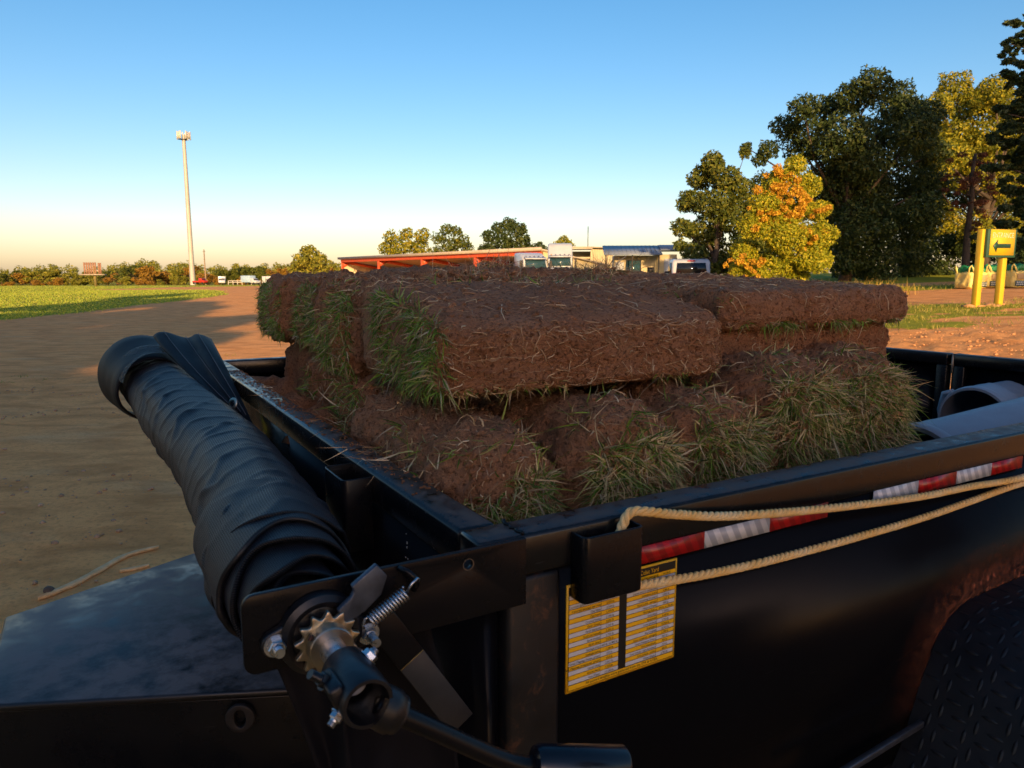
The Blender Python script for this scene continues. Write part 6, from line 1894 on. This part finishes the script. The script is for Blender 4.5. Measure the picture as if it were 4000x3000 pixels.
# trees behind the sheds
tree_px('field_tree', 'round pale green tree left of the equipment shed', 128, [(668, 545, 20), (650, 562, 20), (690, 560, 18), (640, 580, 18), (670, 578, 24), (698, 580, 16), (655, 592, 16), (690, 594, 16)], LF_FARG, 420, 0.30, 60, trunk=0.3)
tree_px('field_tree', 'yellow green tree rising above the left half of the shed roof', 142, [(845, 512, 18), (880, 505, 18), (912, 510, 20), (835, 535, 20), (870, 530, 26), (905, 535, 24), (850, 560, 24), (900, 565, 24), (840, 580, 20)], LF_YG, 420, 0.32, 61, trunk=0.35)
tree_px('field_tree', 'thin crowned grey green tree above the middle of the shed roof', 150, [(965, 495, 16), (985, 500, 16), (950, 515, 18), (1000, 520, 18), (975, 530, 24), (1010, 535, 16), (945, 545, 18), (985, 560, 24)], LF_MID, 330, 0.32, 62, trunk=0.35)
tree_px('field_tree', 'dark full crowned tree above the right half of the shed roof', 140, [(1100, 485, 18), (1075, 492, 16), (1122, 495, 18), (1055, 510, 18), (1090, 515, 26), (1128, 520, 22), (1060, 535, 20), (1105, 545, 26), (1140, 535, 14), (1045, 540, 16), (1165, 535, 16), (1185, 545, 12)], LF_DARK, 420, 0.32, 63, trunk=0.4)
tree_px('field_tree', 'small yellow tree top peeping over the tall white lorry', 150, [(1218, 520, 14), (1205, 528, 10), (1230, 530, 12), (1215, 545, 16), (1225, 560, 16)], LF_YG, 300, 0.28, 64, trunk=0.25)

# far edge of the wood on the left: individual trees in front, a mass behind
prof_x = [-120, 0, 100, 190, 260, 400, 500, 560, 640, 700, 740, 820, 900, 960, 1050, 1150, 1320, 1500]
prof_y = [1058, 1062, 1050, 1040, 1052, 1052, 1030, 1025, 1045, 1035, 1030, 1050, 1038, 1030, 1038, 1035, 1020, 1020]
protos = []
for kind, (mt, nm) in enumerate(((LF_FARG, 'green'), (LF_FARO, 'olive'), (LF_MID, 'dark'))):
    for v in range(2):
        g_ = np.random.default_rng(300 + kind * 10 + v)
        bl = []
        for _ in range(16):
            a, r_ = g_.uniform(0, 6.28), g_.uniform(0, 0.40)
            z = g_.uniform(0.16, 0.84)
            wdt = math.sin(math.pi * min(max(z, 0.1), 0.95)) ** 0.5
            bl.append((math.cos(a) * r_ * wdt, math.sin(a) * r_ * wdt, z, g_.uniform(0.12, 0.2)))
        V, F = leaf_cloud(bl, 190, 0.045, 310 + kind * 10 + v, 0.9)
        cm = mesh_np('crown', V, F)
        cm.materials.append(mt)
        tm = limbs(np.zeros(3), np.array(bl), 0.03, 5).mesh('trunk')
        tm.materials.append(M_BARK)
        protos.append((kind, cm, tm))
labels = ['green round tree in the far treeline beyond the field', 'olive orange autumn tree in the far treeline beyond the field', 'dark green tree in the far treeline beyond the field']
g_ = np.random.default_rng(9)
px = -110
i = 0
while px < 1330:
    Y = g_.uniform(235, 285)
    tp_ = np.interp(px, prof_x, prof_y) + g_.uniform(0, 10)
    b = at(px, tp_, Y)
    z = gz(b[0], b[1])
    hgt = b[2] - z
    kind, cm, tm = protos[int(g_.choice([0, 0, 1, 2, 3, 4, 5]))]
    t = thing('treeline_tree', labels[kind], 'tree', (b[0], b[1], z), g_.uniform(0, 6.28), 'trees of the far treeline')
    w_ = hgt * g_.uniform(1.15, 1.7)
    t.scale = (w_, w_, hgt)
    link('crown', cm, None, t)
    link('trunk', tm, None, t)
    px += g_.uniform(26, 46)
px = -60
while px < 1300:                                   # lower shrubs before the trees
    Y = g_.uniform(205, 228)
    b = at(px, 1085 + g_.uniform(-18, 6), Y)
    z = gz(b[0], b[1])
    hgt = max(1.6, b[2] - z)
    kind, cm, tm = protos[int(g_.choice([0, 2, 2, 3, 3, 1]))]
    t = thing('treeline_shrub', ['low green shrub before the far treeline', 'low brownish orange shrub before the far treeline', 'low dark shrub before the far treeline'][kind], 'shrub', (b[0], b[1], z - 0.3), g_.uniform(0, 6.28), 'shrubs of the far treeline')
    w_ = hgt * g_.uniform(1.3, 2.0)
    t.scale = (w_, w_, hgt * 1.1)
    link('crown', cm, None, t)
    link('trunk', tm, None, t)
    px += g_.uniform(60, 120)
n = 420
xs = g_.uniform(-300, 3300, n)
bl = []
for q in xs:
    Y = g_.uniform(300, 340)
    b = at(q, np.interp(min(q, 1400), prof_x, prof_y) + g_.uniform(2, 50), Y)
    bl.append((*b, g_.uniform(1.6, 3.0)))
V, F = leaf_cloud(bl, 130, 0.5, 77, 0.9)
props(link('distant_wood', mesh_np('distant_wood', V, F), LF_FARG), 'distant wood closing the horizon behind the yard', 'wood', kind='stuff')

# ------------------------------------------------------------------ out of view behind the camera: oaks, plus a building and pines added to cast shade
t = thing('farm_store', 'long cream farm store standing behind the camera', 'building', (-3.9, -18.0, 0), 0)  # unseen building added as a solid block to shade the trailer
link('wall', MB().box((-9.0, -8.0, -0.3), (9.2, 0.0, 5.6)).mesh('wall'), M_BEIGE, t)
link('roof', MB().prism([(-8.4, 5.601), (-4.0, 8.7), (0.4, 5.601)], 0, -9.3, 9.3).mesh('roof'), M_ROOFT, t)
link('door', MB().box((-1.5, 0.001, 0), (1.5, 0.06, 3.0)).mesh('door'), M_DARK, t)
def back_tree(label, x, y, h, w, seed, bare=0.25, mat=None, per=900):
    g_ = np.random.default_rng(seed)
    z = gz(x, y)
    bl = []
    for _ in range(26):
        a, r_, zz = g_.uniform(0, 6.28), g_.uniform(0, 0.38) ** 1.0, g_.uniform(bare, 0.92)
        wd2 = math.sin(math.pi * (0.12 + 0.8 * (zz - bare) / (1 - bare))) ** 0.5
        bl.append((math.cos(a) * r_ * w * wd2, math.sin(a) * r_ * w * wd2, zz * h, w * g_.uniform(0.11, 0.17)))
    t = thing('shade_tree', label, 'tree', (x, y, z), 0, 'trees behind the camera')
    V, F = leaf_cloud(bl, per, 0.30, seed, 0.9)
    link('crown', mesh_np('crown', V, F), mat or LF_DARK, t)
    link('trunk', limbs(np.zeros(3), np.array(bl), 0.3, seed).mesh('trunk', True), M_BARK, t)
back_tree('tall oak behind the camera past the left end of the farm store', -17.6, -20, 21.5, 9.5, 501)
back_tree('oak behind the camera by the farm store wall', -10.0, -27, 18.0, 8.5, 502)
back_tree('dense oak behind the camera between the tall oak and the store', -12.2, -22, 18.5, 8.0, 504)  # extra oak added to close a sunlit gap across the yard
back_tree('smaller oak behind the camera rising over the farm store roof', -5.5, -27, 16.0, 9.0, 503)  # raised to close the sunlit gap above the building roof
for i, (x, y, h) in enumerate(((28.5, -16, 29), (31.5, -20, 31), (34, -17, 29), (30, -26, 27))):  # unseen pines added so their crowns shade the wood
    back_tree(['tall pine behind the camera on the right, nearest the road', 'tallest pine behind the camera on the right', 'outermost pine behind the camera on the right', 'slender pine behind the camera on the right'][i], x, y, h, 9.0, 510 + i, 0.42, LF_PINE, 800)
